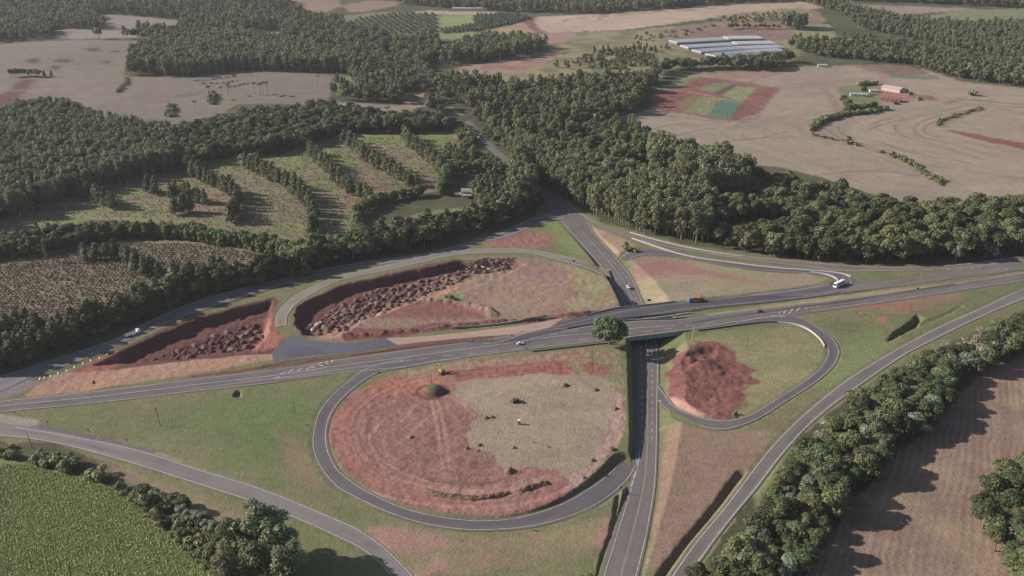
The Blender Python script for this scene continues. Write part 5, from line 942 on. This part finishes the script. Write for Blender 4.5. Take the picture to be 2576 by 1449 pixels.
def windrow(s, label, w_=1.9, h=1.25):
    P = resample(pts(s), .8); n = len(P); V = []; k = 9; d = np.gradient(P[:, :2], axis=0); d /= np.linalg.norm(d, axis=1)[:, None]; nn = np.stack([-d[:, 1], d[:, 0]], 1); c = P[n // 2].copy()
    for i in range(n):
        e = min(1, i / 3, (n - 1 - i) / 3)
        for j in range(k):
            t = j / (k - 1) * 2 - 1; x, y = P[i, :2] + nn[i] * t * w_ * (1 + .3 * float(vnoise(np.array(i / 3.), np.array(j / 2.), 9))); z = gz(x, y) - .05 + e * h * (1 - t * t) * (1 + .7 * float(fbm(np.array(i / 2.2), np.array(j / 2.), 21, 3))); V.append((x - c[0], y - c[1], z))
    F = [(i * k + j, (i + 1) * k + j, (i + 1) * k + j + 1, i * k + j + 1) for i in range(n - 1) for j in range(k - 1)]
    me = bpy.data.meshes.new('windrow'); me.from_pydata(V, [], F); me.materials.append(E_BROWN); me.update(); tag(link('earth_windrow', me, None, (c[0], c[1], 0)), label, 'heap')
windrow('1066,1231 1085,1240 1110,1246 1150,1250 1190,1254 1235,1250 1286,1238', 'long low row of dark clods along the lower edge of the big loop'); windrow('1298,1240 1320,1232 1350,1222 1384,1214', 'short row of dark clods continuing to the right of the long one')

# ------------------------------------------------------------------ vehicles (local +x is forward)
GLASS = mat('dark_window_glass', (0.02, 0.025, 0.03), 0.12, spec=.5, var=.05); TYRE = mat('tyre_rubber', (0.02, 0.02, 0.02), .9); RIM = mat('wheel_rim', (0.35, 0.35, 0.36), .4, .6); LAMP = mat('headlamp_lens', (.8, .8, .78), .2); RLAMP = mat('tail_lamp_lens', (.4, .02, .02), .3)
WHITE = mat('white_vehicle_paint', (.74, .75, .77), .35, spec=.5, var=.05); BLACKP = mat('black_vehicle_paint', (.03, .03, .035), .35, spec=.5); MAROON = mat('maroon_vehicle_paint', (.10, .03, .03), .35, spec=.5); BLUE = mat('blue_cab_paint', C(70, 130, 175), .4, spec=.5); ORANGE = mat('orange_panel', C(214, 98, 52), .6); WOOD = mat('weathered_timber', C(150, 122, 88), .85, var=.25, scale=2); STRAW = mat('straw_load', C(206, 180, 120), .95, var=.3); DARK = mat('dark_chassis', (.03, .03, .03), .7)
YELLOW = mat('yellow_machine_paint', C(172, 148, 84), .5); OLIVE = mat('worn_brown_machine_paint', C(112, 98, 76), .6); GREYM = mat('grey_machine_paint', C(130, 128, 124), .6)
def wheels(root, xs, y, r, w_=.24):
    m = MB().cyl((0, -w_ / 2, 0), (0, w_ / 2, 0), r, n=14).mesh('tyre', TYRE); k = MB().cyl((0, -w_ / 2 - .02, 0), (0, w_ / 2 + .02, 0), r * .55, n=10).mesh('rim', RIM)
    for x in xs:
        for s in (-1, 1): o = link('wheel', m, root); o.location = (x, s * y, r); link('rim', k, o)
def put(name, px, py, px2, py2, z, label, cat):
    P = at(px, py, z); Q_ = at(px2, py2, z); return thing(name, (P[0], P[1], (z if z is not None else gz(P[0], P[1])) + .07), heading(P, Q_), label, cat)
def car(px, py, px2, py2, z, paint_, label):
    r = put('parked_car' if False else 'car', px, py, px2, py2, z, label, 'car')
    MB().prism([(-2.1, .35), (-2.12, .85), (-1.95, .98), (-1.2, 1.0), (.95, .95), (1.85, .8), (2.1, .65), (2.1, .35)], -.86, .86, .06, .9).obj('body', paint_, r)
    MB().prism([(-1.85, .97), (-1.35, 1.4), (.1, 1.42), (.95, .95)], -.76, .76, .14, 1.2).obj('window', GLASS, r); MB().box(-1.32, .1, -.63, .63, 1.40, 1.47, .08, .05).obj('roof', paint_, r)
    for s in (-1, 1): MB().box(2.02, 2.13, s * .62 - .17, s * .62 + .17, .58, .74).obj('headlight', LAMP, r); MB().box(-2.15, -2.06, s * .66 - .14, s * .66 + .14, .66, .84).obj('tail_light', RLAMP, r)
    wheels(r, (-1.3, 1.3), .78, .32)
car(1309, 866, 1370, 857, 0, WHITE, 'white car driving right on the highway left of the round tree'); car(1580, 724, 1594, 748, -3.9, WHITE, 'white car on the country road just beyond the bridges')
car(1591, 763, 1600, 785, -5.5, BLACKP, 'black car about to pass under the farther bridge'); car(1910, 785, 1860, 792, 0, MAROON, 'dark maroon car on the highway right of the bridges')
def truck():
    r = put('cargo_truck', 1751, 758, 1690, 765, 0, 'truck with blue cab and orange cargo stakes on the dark carriageway', 'truck')
    MB().box(-5.6, 5.2, -.45, .45, .65, .95).obj('chassis', DARK, r)
    MB().prism([(3.1, .7), (3.1, 2.75), (4.4, 2.8), (4.9, 1.95), (5.9, 1.75), (6.0, .7)], -1.15, 1.15, .08, 1.9).obj('cab', BLUE, r); MB().prism([(4.47, 2.72), (4.93, 2.02), (4.88, 1.96), (4.4, 2.66)], -.95, .95).obj('windscreen', GLASS, r)
    for s in (-1, 1): MB().box(3.6, 4.35, s * 1.13 - .02, s * 1.13 + .02, 1.95, 2.5).obj('side_window', GLASS, r); MB().box(5.92, 6.06, s * .8 - .16, s * .8 + .16, .95, 1.2).obj('headlight', LAMP, r)
    MB().box(-5.6, 2.9, -1.2, 1.2, .98, 1.12).obj('cargo_bed', WOOD, r)
    for s in (-1, 1):
        mb = MB(); mb.box(-5.6, 2.9, s * 1.2 - .04, s * 1.2 + .04, 1.15, 1.85); mb.box(-5.6, 2.9, s * 1.2 - .04, s * 1.2 + .04, 2.55, 2.75); mb.obj('side_rail', ORANGE, r)
    for x in np.arange(-5.5, 2.9, 1.2):
        mb = MB(); [mb.box(x - .06, x + .06, s * 1.26 - .05, s * 1.26 + .05, 1.1, 3.2) for s in (-1, 1)]; mb.box(x - .05, x + .05, -1.2, 1.2, 3.1, 3.2); mb.obj('stake_frame', DARK if x < -1 else WOOD, r)
    MB().box(.2, 2.8, -1.1, 1.1, 1.13, 3.0, .1, .15).obj('front_load', ORANGE, r); MB().box(-3.2, .15, -1.1, 1.1, 1.13, 2.75, .2, .25).obj('straw_load', STRAW, r); wheels(r, (-4.2, -3.0, 4.6), 1.0, .5, .32)
truck()
def bus():
    r = put('bus', 2110, 719, 2094, 727, 0, 'white coach turning in the dark hairpin at upper right', 'bus')
    MB().prism([(-5.6, .4), (-5.65, 3.0), (-5.4, 3.3), (4.9, 3.3), (5.35, 3.05), (5.7, 1.4), (5.75, .4)], -1.25, 1.25, .10, 2.9).obj('body', WHITE, r)
    for s in (-1, 1):
        for k in range(6): MB().box(-5.2 + k * 1.62, -3.72 + k * 1.62, s * 1.25 - .02, s * 1.25 + .02, 1.7, 2.75).obj('side_window', GLASS, r)
        MB().box(5.66, 5.80, s * .85 - .2, s * .85 + .2, .7, .95).obj('headlight', LAMP, r)
    MB().prism([(5.40, 2.95), (5.72, 1.5), (5.66, 1.5), (5.33, 2.95)], -1.08, 1.08).obj('windscreen', GLASS, r)
    for x in (-3.2, 2.4): MB().box(x - .45, x + .45, -.35, .35, 3.28, 3.42, .05, .05).obj('roof_hatch', GREYM, r)
    wheels(r, (-3.4, 3.7), 1.05, .5, .3)
bus()
def flatbed(px, py, px2, py2, z, label, L=7.5):
    r = put('flatbed_truck', px, py, px2, py2, z, label, 'truck'); MB().box(-L * .55, L * .42, -.4, .4, .6, .9).obj('chassis', DARK, r)
    MB().prism([(L * .28, .6), (L * .28, 2.5), (L * .30, 2.6), (L * .46, 2.55), (L * .53, 1.6), (L * .54, .6)], -1.1, 1.1, .08, 1.7).obj('cab', WHITE, r); MB().prism([(L * .47, 2.45), (L * .537, 1.62), (L * .525, 1.62), (L * .455, 2.45)], -.95, .95).obj('windscreen', GLASS, r)
    MB().box(-L * .58, L * .25, -1.15, 1.15, .92, 1.08).obj('bed', GREYM, r)
    for s in (-1, 1): MB().box(-L * .58, L * .25, s * 1.15 - .05, s * 1.15 + .05, 1.09, 1.5).obj('bed_side', WHITE, r)
    wheels(r, (-L * .36, -L * .24, L * .38), .95, .48, .3)
flatbed(335, 842, 356, 834, 0, 'white flatbed truck parked on the shaded ramp at left', 9); flatbed(1206, 350, 1192, 335, None, 'pale truck far up the country road between the trees', 8)

def excavator():
    r = put('excavator', 1112, 940, 1120, 947, 0, 'yellow excavator with raised arm on the red bank', 'excavator')
    for s in (-1, 1): MB().box(-1.9, 1.9, s * 1.1 - .3, s * 1.1 + .3, .02, .85, .25, 0).obj('track', DARK, r)
    MB().box(-.9, .9, -.7, .7, .6, 1.1).obj('undercarriage', OLIVE, r); MB().box(-2.3, 1.0, -1.25, 1.25, 1.1, 2.2, .1, .1).obj('house', YELLOW, r); MB().box(-.3, 1.3, .35, 1.25, 1.2, 2.95, .12, .08).obj('cab', YELLOW, r); MB().box(-.15, 1.33, .42, 1.18, 2.0, 2.8, .05, .02).obj('cab_window', GLASS, r); MB().box(-2.7, -2.25, -1.2, 1.2, 1.05, 2.0).obj('counterweight', OLIVE, r)
    mb = MB(); mb.cyl((.8, -.2, 1.8), (-1.6, -.4, 5.0), .38, .3); mb.obj('boom', YELLOW, r); mb = MB(); mb.cyl((-1.6, -.4, 5.0), (-4.0, -.6, 4.6), .28, .2); mb.obj('stick', YELLOW, r); MB().box(-4.6, -3.7, -1.1, -.1, 3.5, 4.5, .1, .1).obj('bucket', OLIVE, r); MB().cyl((.2, -.2, 2.2), (-.9, -.3, 3.6), .09, .09).obj('hydraulic_ram', STEEL, r)
excavator()
def backhoe():
    r = put('bulldozer', 1297, 1012, 1330, 1008, 0, 'worn brown bulldozer standing on the stubble patch', 'bulldozer')
    for s in (-1, 1): MB().box(-1.7, 1.7, s * .95 - .27, s * .95 + .27, .02, .95, .3, 0).obj('track', DARK, r)
    MB().box(-.1, 1.9, -.55, .55, .7, 1.75, .05, .05).obj('engine_cover', OLIVE, r); MB().box(-1.6, -.1, -.85, .85, .8, 1.5).obj('body', OLIVE, r)
    for x in (-1.5, -.2):
        for s in (-1, 1): MB().box(x - .06, x + .06, s * .75 - .06, s * .75 + .06, 1.5, 2.85).obj('cab_post', DARK, r)
    MB().box(-1.65, 0, -.9, .9, 2.85, 3.0, .05, .05).obj('cab_roof', GREYM, r); MB().box(-1.0, -.5, -.3, .3, 1.5, 2.1).obj('seat', DARK, r); MB().box(2.3, 2.5, -1.7, 1.7, .05, 1.25).obj('blade', OLIVE, r); MB().box(-2.6, -2.3, -.3, .3, .1, 1.4).obj('ripper', DARK, r); MB().cyl((1.2, .2, 1.7), (1.2, .2, 2.6), .08).obj('exhaust', DARK, r)
    for s in (-1, 1): MB().box(-.2, 2.32, s * 1.35 - .1, s * 1.35 + .1, .35, .6).obj('push_arm', OLIVE, r)
backhoe()
r = put('portable_toilet', 1306, 1067, 1306, 1100, 0, 'blue portable toilet with white roof standing alone on the stubble', 'toilet'); TB = mat('blue_plastic', C(84, 110, 150), .5)
MB().box(-.6, .6, -.6, .6, .12, 2.15).obj('cabin', TB, r); MB().box(-.68, .68, -.68, .68, 2.15, 2.42, .12, .12).obj('roof', mat('white_plastic', (.8, .8, .8), .5), r); MB().box(.6, .63, -.4, .4, .2, 2.0).obj('door', mat('pale_blue_plastic', C(150, 170, 195), .5), r); MB().box(-.66, .66, -.66, .66, 0, .12).obj('skid_base', DARK, r)

# ------------------------------------------------------------------ poles, signs, posts, cones
POLE = mat('weathered_pole', C(96, 86, 78), .9, var=.2)
LPOLE = mat('pale_lamp_post', C(186, 174, 140), .7)
def pole(px, py, h, label, arm=True, lean=0.0, m=POLE, r=.17):
    P = at(px, py); P[2] = gz(P[0], P[1]); o = thing('utility_pole', tuple(P), 0, label, 'pole'); MB().cyl((0, 0, -.3), (lean, 0, h), r, r * .7).obj('shaft', m, o)
    if arm: MB().box(lean - .9, lean + .9, -.07, .07, h - .8, h - .62).obj('crossarm', m, o)
pole(404, 1071, 10.5, 'utility pole in the green triangle left of its middle', True, -1.2); pole(742, 1039, 8.5, 'utility pole close to the left edge of the big loop', False, -.5); pole(83, 1128, 9, 'leaning pole at the left edge by the slip road', False, -1.5); pole(1489, 916, 9.5, 'wooden pole on the grass below the round tree', False); pole(1086, 968, 7, 'pole standing on the grass topped knoll', False)
pole(1741, 859, 10.5, 'thick pale lamp post at the right end of the near bridge', False, .6, LPOLE, .26); pole(1878, 881, 9, 'utility pole on the lawn inside the right loop', False, .4); pole(2101, 829, 7.5, 'utility pole right of the right loop', False, .4); pole(2270, 782, 8, 'left pole of the pair beside the fan shaped ditch', False, .5); pole(2286, 800, 9.5, 'right pole of the pair, with crossarm, beside the ditch', True, .6); pole(2267, 1146, 6.5, 'grey pole in the shade at the edge of the brown field', True)
pole(1753, 300, 12, 'pole at the lower left of the vegetable plots', False); pole(1922, 200, 12, 'pole above the vegetable plots', False); pole(2012, 231, 12, 'pole on the track towards the farm', False)
SIGNB = mat('dark_sign_back', C(70, 66, 64), .7); SIGNO = mat('orange_sign_face', C(226, 120, 70), .6); SIGNW = mat('pale_sign_face', C(208, 220, 205), .6); SIGNBR = mat('brown_sign_board', C(110, 88, 62), .8)
def sign(px, py, shape, m, label, w_=1.2, hh=1.0, z0=1.4, z=None, rz=0):
    P = at(px, py, z); P[2] = gz(P[0], P[1]); o = thing('road_sign', tuple(P), rz, label, 'sign'); MB().cyl((0, 0, -.2), (0, 0, z0 + hh), .06, n=6).obj('post', STEEL, o)
    if shape == 'round': MB().cyl((0, -.08, z0 + hh / 2), (0, -.11, z0 + hh / 2), w_ / 2, n=16).obj('board', m, o)
    elif shape == 'diamond':
        c = z0 + hh / 2; MB().add([(-w_ * .6, -.09, c), (0, -.09, c - w_ * .6), (w_ * .6, -.09, c), (0, -.09, c + w_ * .6), (-w_ * .6, -.12, c), (0, -.12, c - w_ * .6), (w_ * .6, -.12, c), (0, -.12, c + w_ * .6)], [(0, 1, 2, 3), (7, 6, 5, 4), (0, 4, 5, 1), (1, 5, 6, 2), (2, 6, 7, 3), (3, 7, 4, 0)]).obj('board', m, o)
    else: MB().box(-w_ / 2, w_ / 2, -.11, -.08, z0, z0 + hh).obj('board', m, o)
sign(238, 970, 'square', SIGNBR, 'brown sign on the dirt verge above the highway at left', 1.5, 1.9, 1.1); sign(1325, 884, 'diamond', SIGNO, 'orange diamond sign below the highway', 1.3, 1.0, 1.5); sign(1634, 745, 'square', SIGNB, 'dark backed sign on the dry grass right of the country road', 2.4, 1.6, 1.2); sign(1444, 662, 'square', SIGNB, 'small dark sign beside the faded loop ramp', 1.4, 1.4, 1.3); sign(1497, 668, 'square', SIGNB, 'tiny dark sign in the grass wedge', .9, .8, 1)
sign(954, 946, 'round', SIGNB, 'black round sign at the entry of the big loop', 1.2, 1.2, 1.6); sign(944, 948, 'square', SIGNW, 'small white marker at the entry of the big loop', .4, .6, .8); sign(2152, 794, 'square', SIGNW, 'pale greenish sign at the nose of the right loop exit', 2.2, 1.8, 1.4); sign(2308, 732, 'square', SIGNB, 'dark sign at the end of the median guard rail', 1.4, 1.5, 1.2); sign(754, 842, 'round', SIGNW, 'round pale sign at the cut end of the upper left loop', 1.4, 1.4, 1.8)
for x, y, l in ((120, 1068, 'first small dark sign along the left slip road'), (223, 1087, 'second small dark sign along the left slip road'), (319, 1111, 'third small dark sign along the left slip road'), (775, 1075, 'small dark sign beside the left flank of the big loop'), (38, 1042, 'small dark sign at the far left verge')): sign(x, y, 'square', SIGNB, l, .7, .8, 1.0)
sign(1562, 1238, 'square', STEEL, 'left grey sign of the pair where the big loop meets the country road', 1.0, 1.6, 1.2, -1); sign(1572, 1240, 'square', STEEL, 'right grey sign of the pair where the big loop meets the country road', 1.0, 1.6, 1.2, -1); sign(1332, 1334, 'square', SIGNW, 'tilted pale board below the big loop', 1.1, 1.5, .7, None, .5); sign(1288, 846, 'square', SIGNO, 'orange and white barricade board on the crossover', 1.6, 1.0, .5)
CONE = mat('orange_cone_plastic', C(222, 110, 66), .6); CW = mat('white_cone_band', (.7, .7, .7), .6)
cm = [MB().cyl((0, 0, .04), (0, 0, 1.15), .26, .1, 10).mesh('body', CONE), MB().cyl((0, 0, .62), (0, 0, .86), .2, .165, 10).mesh('band', CW), MB().box(-.35, .35, -.35, .35, 0, .05).mesh('foot', DARK)]
def cone(px, py, label, group):
    P = at(px, py, 0); o = thing('traffic_cone', (P[0], P[1], .08), 0, label, 'traffic cone', group); link('body', cm[0], o); link('band', cm[1], o); link('foot', cm[2], o)
for x, y in ((1397, 809), (1347, 822), (1311, 834), (1402, 829), (1186, 859)): cone(x, y, 'traffic cone along the crossover left of the bridges', 'cones on the crossover')
for x, y in ((2318, 691), (2342, 683), (2346, 687), (2384, 682), (2416, 681), (2446, 678), (2466, 675), (2509, 677), (2261, 694), (2532, 680)): cone(x, y, 'traffic cone on the wide apron at right', 'cones on the apron')
SLAB = mat('white_marker_paint', (.75, .73, .7), .7); sm = MB().box(-.28, .28, -1.1, 1.1, 0, .16).mesh('slab', SLAB)
for i, (x, y) in enumerate(((100, 951), (111, 948), (127, 944), (146, 936), (168, 930), (187, 921), (209, 913), (228, 905), (250, 898), (269, 889))):
    P = ground_at(x, y + 3); o = tag(link('marker_slab', sm, None, (P[0], P[1], P[2] + .12), .35), 'white marker slab on the bank below the shaded ramp', 'marker', 'white slabs below the ramp'); o.scale = (1, 1, 1)
for x, y in ((1281, 1088), (1342, 1113), (1364, 1120), (1245, 1103)): 
    P = at(x, y); o = thing('timber_stake', tuple(P), rng.uniform(0, 3), 'short pale timber stake on the stubble patch', 'stake', 'timber stakes'); MB().cyl((0, 0, -.2), (.1, 0, 1.7), .12, .1, 6).obj('stake', WOOD, o); MB().box(-.5, .5, -.1, .1, 0, .15).obj('footing', WOOD, o)

# ------------------------------------------------------------------ buildings
WALLW = mat('white_wall', C(206, 202, 194), .85); WALLP = mat('pale_pink_wall', C(200, 170, 152), .85); TIN = mat('pale_tin_roof', C(176, 176, 172), .55, .1, var=.12); GREYR = mat('grey_tile_roof', C(150, 142, 136), .8, var=.18); REDR = mat('red_tile_roof', C(136, 92, 84), .85, var=.2); DKR = mat('dark_roof', C(92, 88, 88), .8); OPEN = mat('dark_doorway', (.03, .028, .026), .9); BRICK = mat('brick_wall', C(156, 112, 96), .9, var=.2)
def house(P, rz, L, Wd, h, rh, wall_m, roof_m, label, name='house', cat='house', win=3, flat=False):
    o = thing(name, (P[0], P[1], gz(P[0], P[1])), rz, label, cat); MB().prism([(-Wd / 2, -.5), (-Wd / 2, h), (0, h + rh - .05), (Wd / 2, h), (Wd / 2, -.5)], -L / 2, L / 2).obj('wall', wall_m, o); e = .5
    for s in (-1, 1):
        MB().add([(s * (Wd / 2 + e), -L / 2 - e, h - rh * 2 * e / Wd), (0, -L / 2 - e, h + rh), (0, L / 2 + e, h + rh), (s * (Wd / 2 + e), L / 2 + e, h - rh * 2 * e / Wd)] + [(s * (Wd / 2 + e), -L / 2 - e, h - rh * 2 * e / Wd + .15), (0, -L / 2 - e, h + rh + .15), (0, L / 2 + e, h + rh + .15), (s * (Wd / 2 + e), L / 2 + e, h - rh * 2 * e / Wd + .15)], [(0, 1, 2, 3), (7, 6, 5, 4), (0, 4, 5, 1), (1, 5, 6, 2), (2, 6, 7, 3), (3, 7, 4, 0)]).obj('roof', roof_m, o)
    for k in range(win):
        y = (k + .5) / win * L - L / 2
        for s in (-1, 1): MB().box(s * Wd / 2 - .06, s * Wd / 2 + .06, y - .6, y + .6, 1.0, 2.2).obj('window', GLASS, o)
    MB().box(-.5, .5, -L / 2 - .06, -L / 2 + .05, 0, 2.1).obj('door', OPEN, o); return o
P = ground_at(1180, 492); o = house(P, R(90), 13, 9, 5.2, 1.6, WALLW, GREYR, 'grey roofed two storey house among the trees beside the garden')
MB().box(-10.2, -4.62, -6, 6, 2.75, 2.95).obj('veranda_roof', GREYR, o)
for y in (-5.6, 0, 5.6): MB().cyl((-9.8, y, 0), (-9.8, y, 2.75), .14).obj('veranda_post', WALLW, o)
MB().box(-4.5, 2, 6.6, 13, 2.2, 2.4).obj('lean_to_roof', TIN, o); MB().box(-4, 1.6, 6.6, 12.6, -.3, 2.18).obj('lean_to_wall', BRICK, o)
house(ground_at(1216, 517), R(70), 6, 4, 2.4, .9, WALLP, WALLP, 'small pale hut between garden grove and dark belt', win=1)
P = at(2246, 229); house(P, R(38), 27, 12, 4.4, 2.2, WALLP, TIN, 'long farm shed with pale metal roof and pink end wall', 'farm_shed', 'shed', win=0)
P = at(2240, 254); o = house(P, R(62), 24, 12, 3.4, 2.6, BRICK, REDR, 'red tiled farmhouse with a veranda below the metal roofed shed', 'farmhouse', win=4)
for y in (-10, -5, 0, 5, 10): MB().cyl((-7.2, y, -.3), (-7.2, y, 2.6), .2).obj('veranda_post', WALLW, o)
for x, y, L, l in ((2068, 168, 13, 'small white shed alone at the top of the beige slope'), (2150, 241, 12, 'left white lean-to in the farm garden'), (2172, 242, 8, 'right white lean-to in the farm garden'), (2196, 232, 9, 'grey white shelter beside the farm garden')): house(at(x, y), R(80), L, 7, 3, 1, WALLW, TIN, l, 'shed', 'shed', win=1)
P = at(1168, 106); house(P, R(64), 30, 11, 4, 1.8, WALLW, DKR, 'white farmhouse with dark roof in the valley at the top', 'farmhouse', win=4)
for x, y, L, l in ((1117, 118, 10, 'left of the small white huts below the valley farmhouse'), (1140, 125, 8, 'middle small hut below the valley farmhouse'), (1155, 116, 8, 'right small hut below the valley farmhouse')): house(at(x, y), R(50), L, 6, 3, 1, WALLW, TIN, l, 'hut', 'hut', win=1)
house(at(1284, 262), R(60), 13, 9, 3.5, 2, BRICK, GREYR, 'half hidden house in the wooded valley', win=2); house(at(1072, 173), R(40), 12, 8, 3.5, 1.5, WALLP, REDR, 'pink house beside the distant country road', win=2)
for x0, x1, l in ((1139, 1187, 'left of two long white sheds at the top'), (1189, 1227, 'right of two long white sheds at the top')):
    a, b = at(x0, 25), at(x1, 25); house((a + b) / 2, heading(a, b) + R(90), np.linalg.norm(b - a), 14, 4, 1.6, WALLW, TIN, l, 'long_shed', 'shed', win=0)
PLAS = mat('milky_greenhouse_film', C(206, 205, 206), .45, spec=.4, var=.06); 
def greenhouse(x0, y0, x1, y1, label, n=5):
    A_, B_ = at(x0, y0), at(x1, y1); wid = 0.72 * float(np.linalg.norm((at((x0 + x1) / 2, (y0 + y1) / 2 - 5.2) - at((x0 + x1) / 2, (y0 + y1) / 2 + 5.2))[:2])); c = (A_ + B_) / 2; L = np.linalg.norm((B_ - A_)[:2]); o = thing('greenhouse', (c[0], c[1], gz(c[0], c[1]) - .3), heading(A_, B_), label, 'greenhouse'); w_ = wid / n
    for k in range(n):
        y0_ = -wid / 2 + k * w_; pr = [(y0_ + w_ * t, 2.6 + 2.1 * math.sin(math.pi * t)) for t in np.linspace(0, 1, 7)]; V = [(-L / 2, y, z) for y, z in pr] + [(L / 2, y, z) for y, z in pr]; m = len(pr)
        mb = MB(); mb.add(V, [(i, i + 1, m + i + 1, m + i) for i in range(m - 1)] + [tuple(range(m))[::-1], tuple(range(m, 2 * m))]); mb.obj('film_roof', PLAS, o)
    MB().box(-L / 2 + .1, L / 2 - .1, -wid / 2 + .1, wid / 2 - .1, -1, 2.58).obj('side_wall', mat('shaded_greenhouse_side', C(120, 122, 120), .8), o)
for i, (a, l) in enumerate((((1692, 110, 1826, 101), 'top'), ((1721, 122, 1846, 115), 'second'), ((1751, 133, 1862, 125), 'third'), ((1786, 143, 1880, 135), 'fourth'))): greenhouse(*a, f'{l} long greenhouse of the left column in the block')
for i, (a, l) in enumerate((((1824, 100, 1912, 98), 'top'), ((1847, 113, 1944, 111), 'second'), ((1862, 125, 1963, 121), 'third'), ((1878, 135, 1967, 130), 'fourth'))): greenhouse(*a, f'{l} long greenhouse of the right column in the block')
greenhouse(1816, 151, 1938, 141, 'lowest greenhouse spanning both columns of the block')
# rubble of the small quarry beside the far road
for x, y in ((1032, 240), (1045, 246), (1055, 252), (1040, 254), (1062, 258), (1028, 250)): heap(at(x, y), 6, E_GREY, 'rubble heap in the small pit beside the far road', 'rubble heaps by the far road', .5)

# ------------------------------------------------------------------ the air
hm = bpy.data.materials.new('haze_air'); hm.use_nodes = True; ht = hm.node_tree; ht.nodes.remove(ht.nodes['Principled BSDF'])
pv = ht.nodes.new('ShaderNodeVolumePrincipled'); pv.inputs['Color'].default_value = (0.86, 0.85, 0.92, 1); pv.inputs['Density'].default_value = 0.00004; pv.inputs['Anisotropy'].default_value = 0.2
ht.links.new(pv.outputs[0], ht.nodes['Material Output'].inputs['Volume'])
gzmin, gzmax = float(GZ.min()), float(GZ.max())
tag(MB().box(-7500, 7500, -200, 7800, gzmin - 1.5, max(CAM_Z, gzmax + 40) + 8).obj('haze', hm), 'thin pale haze over the whole valley', 'haze', None, 'stuff')
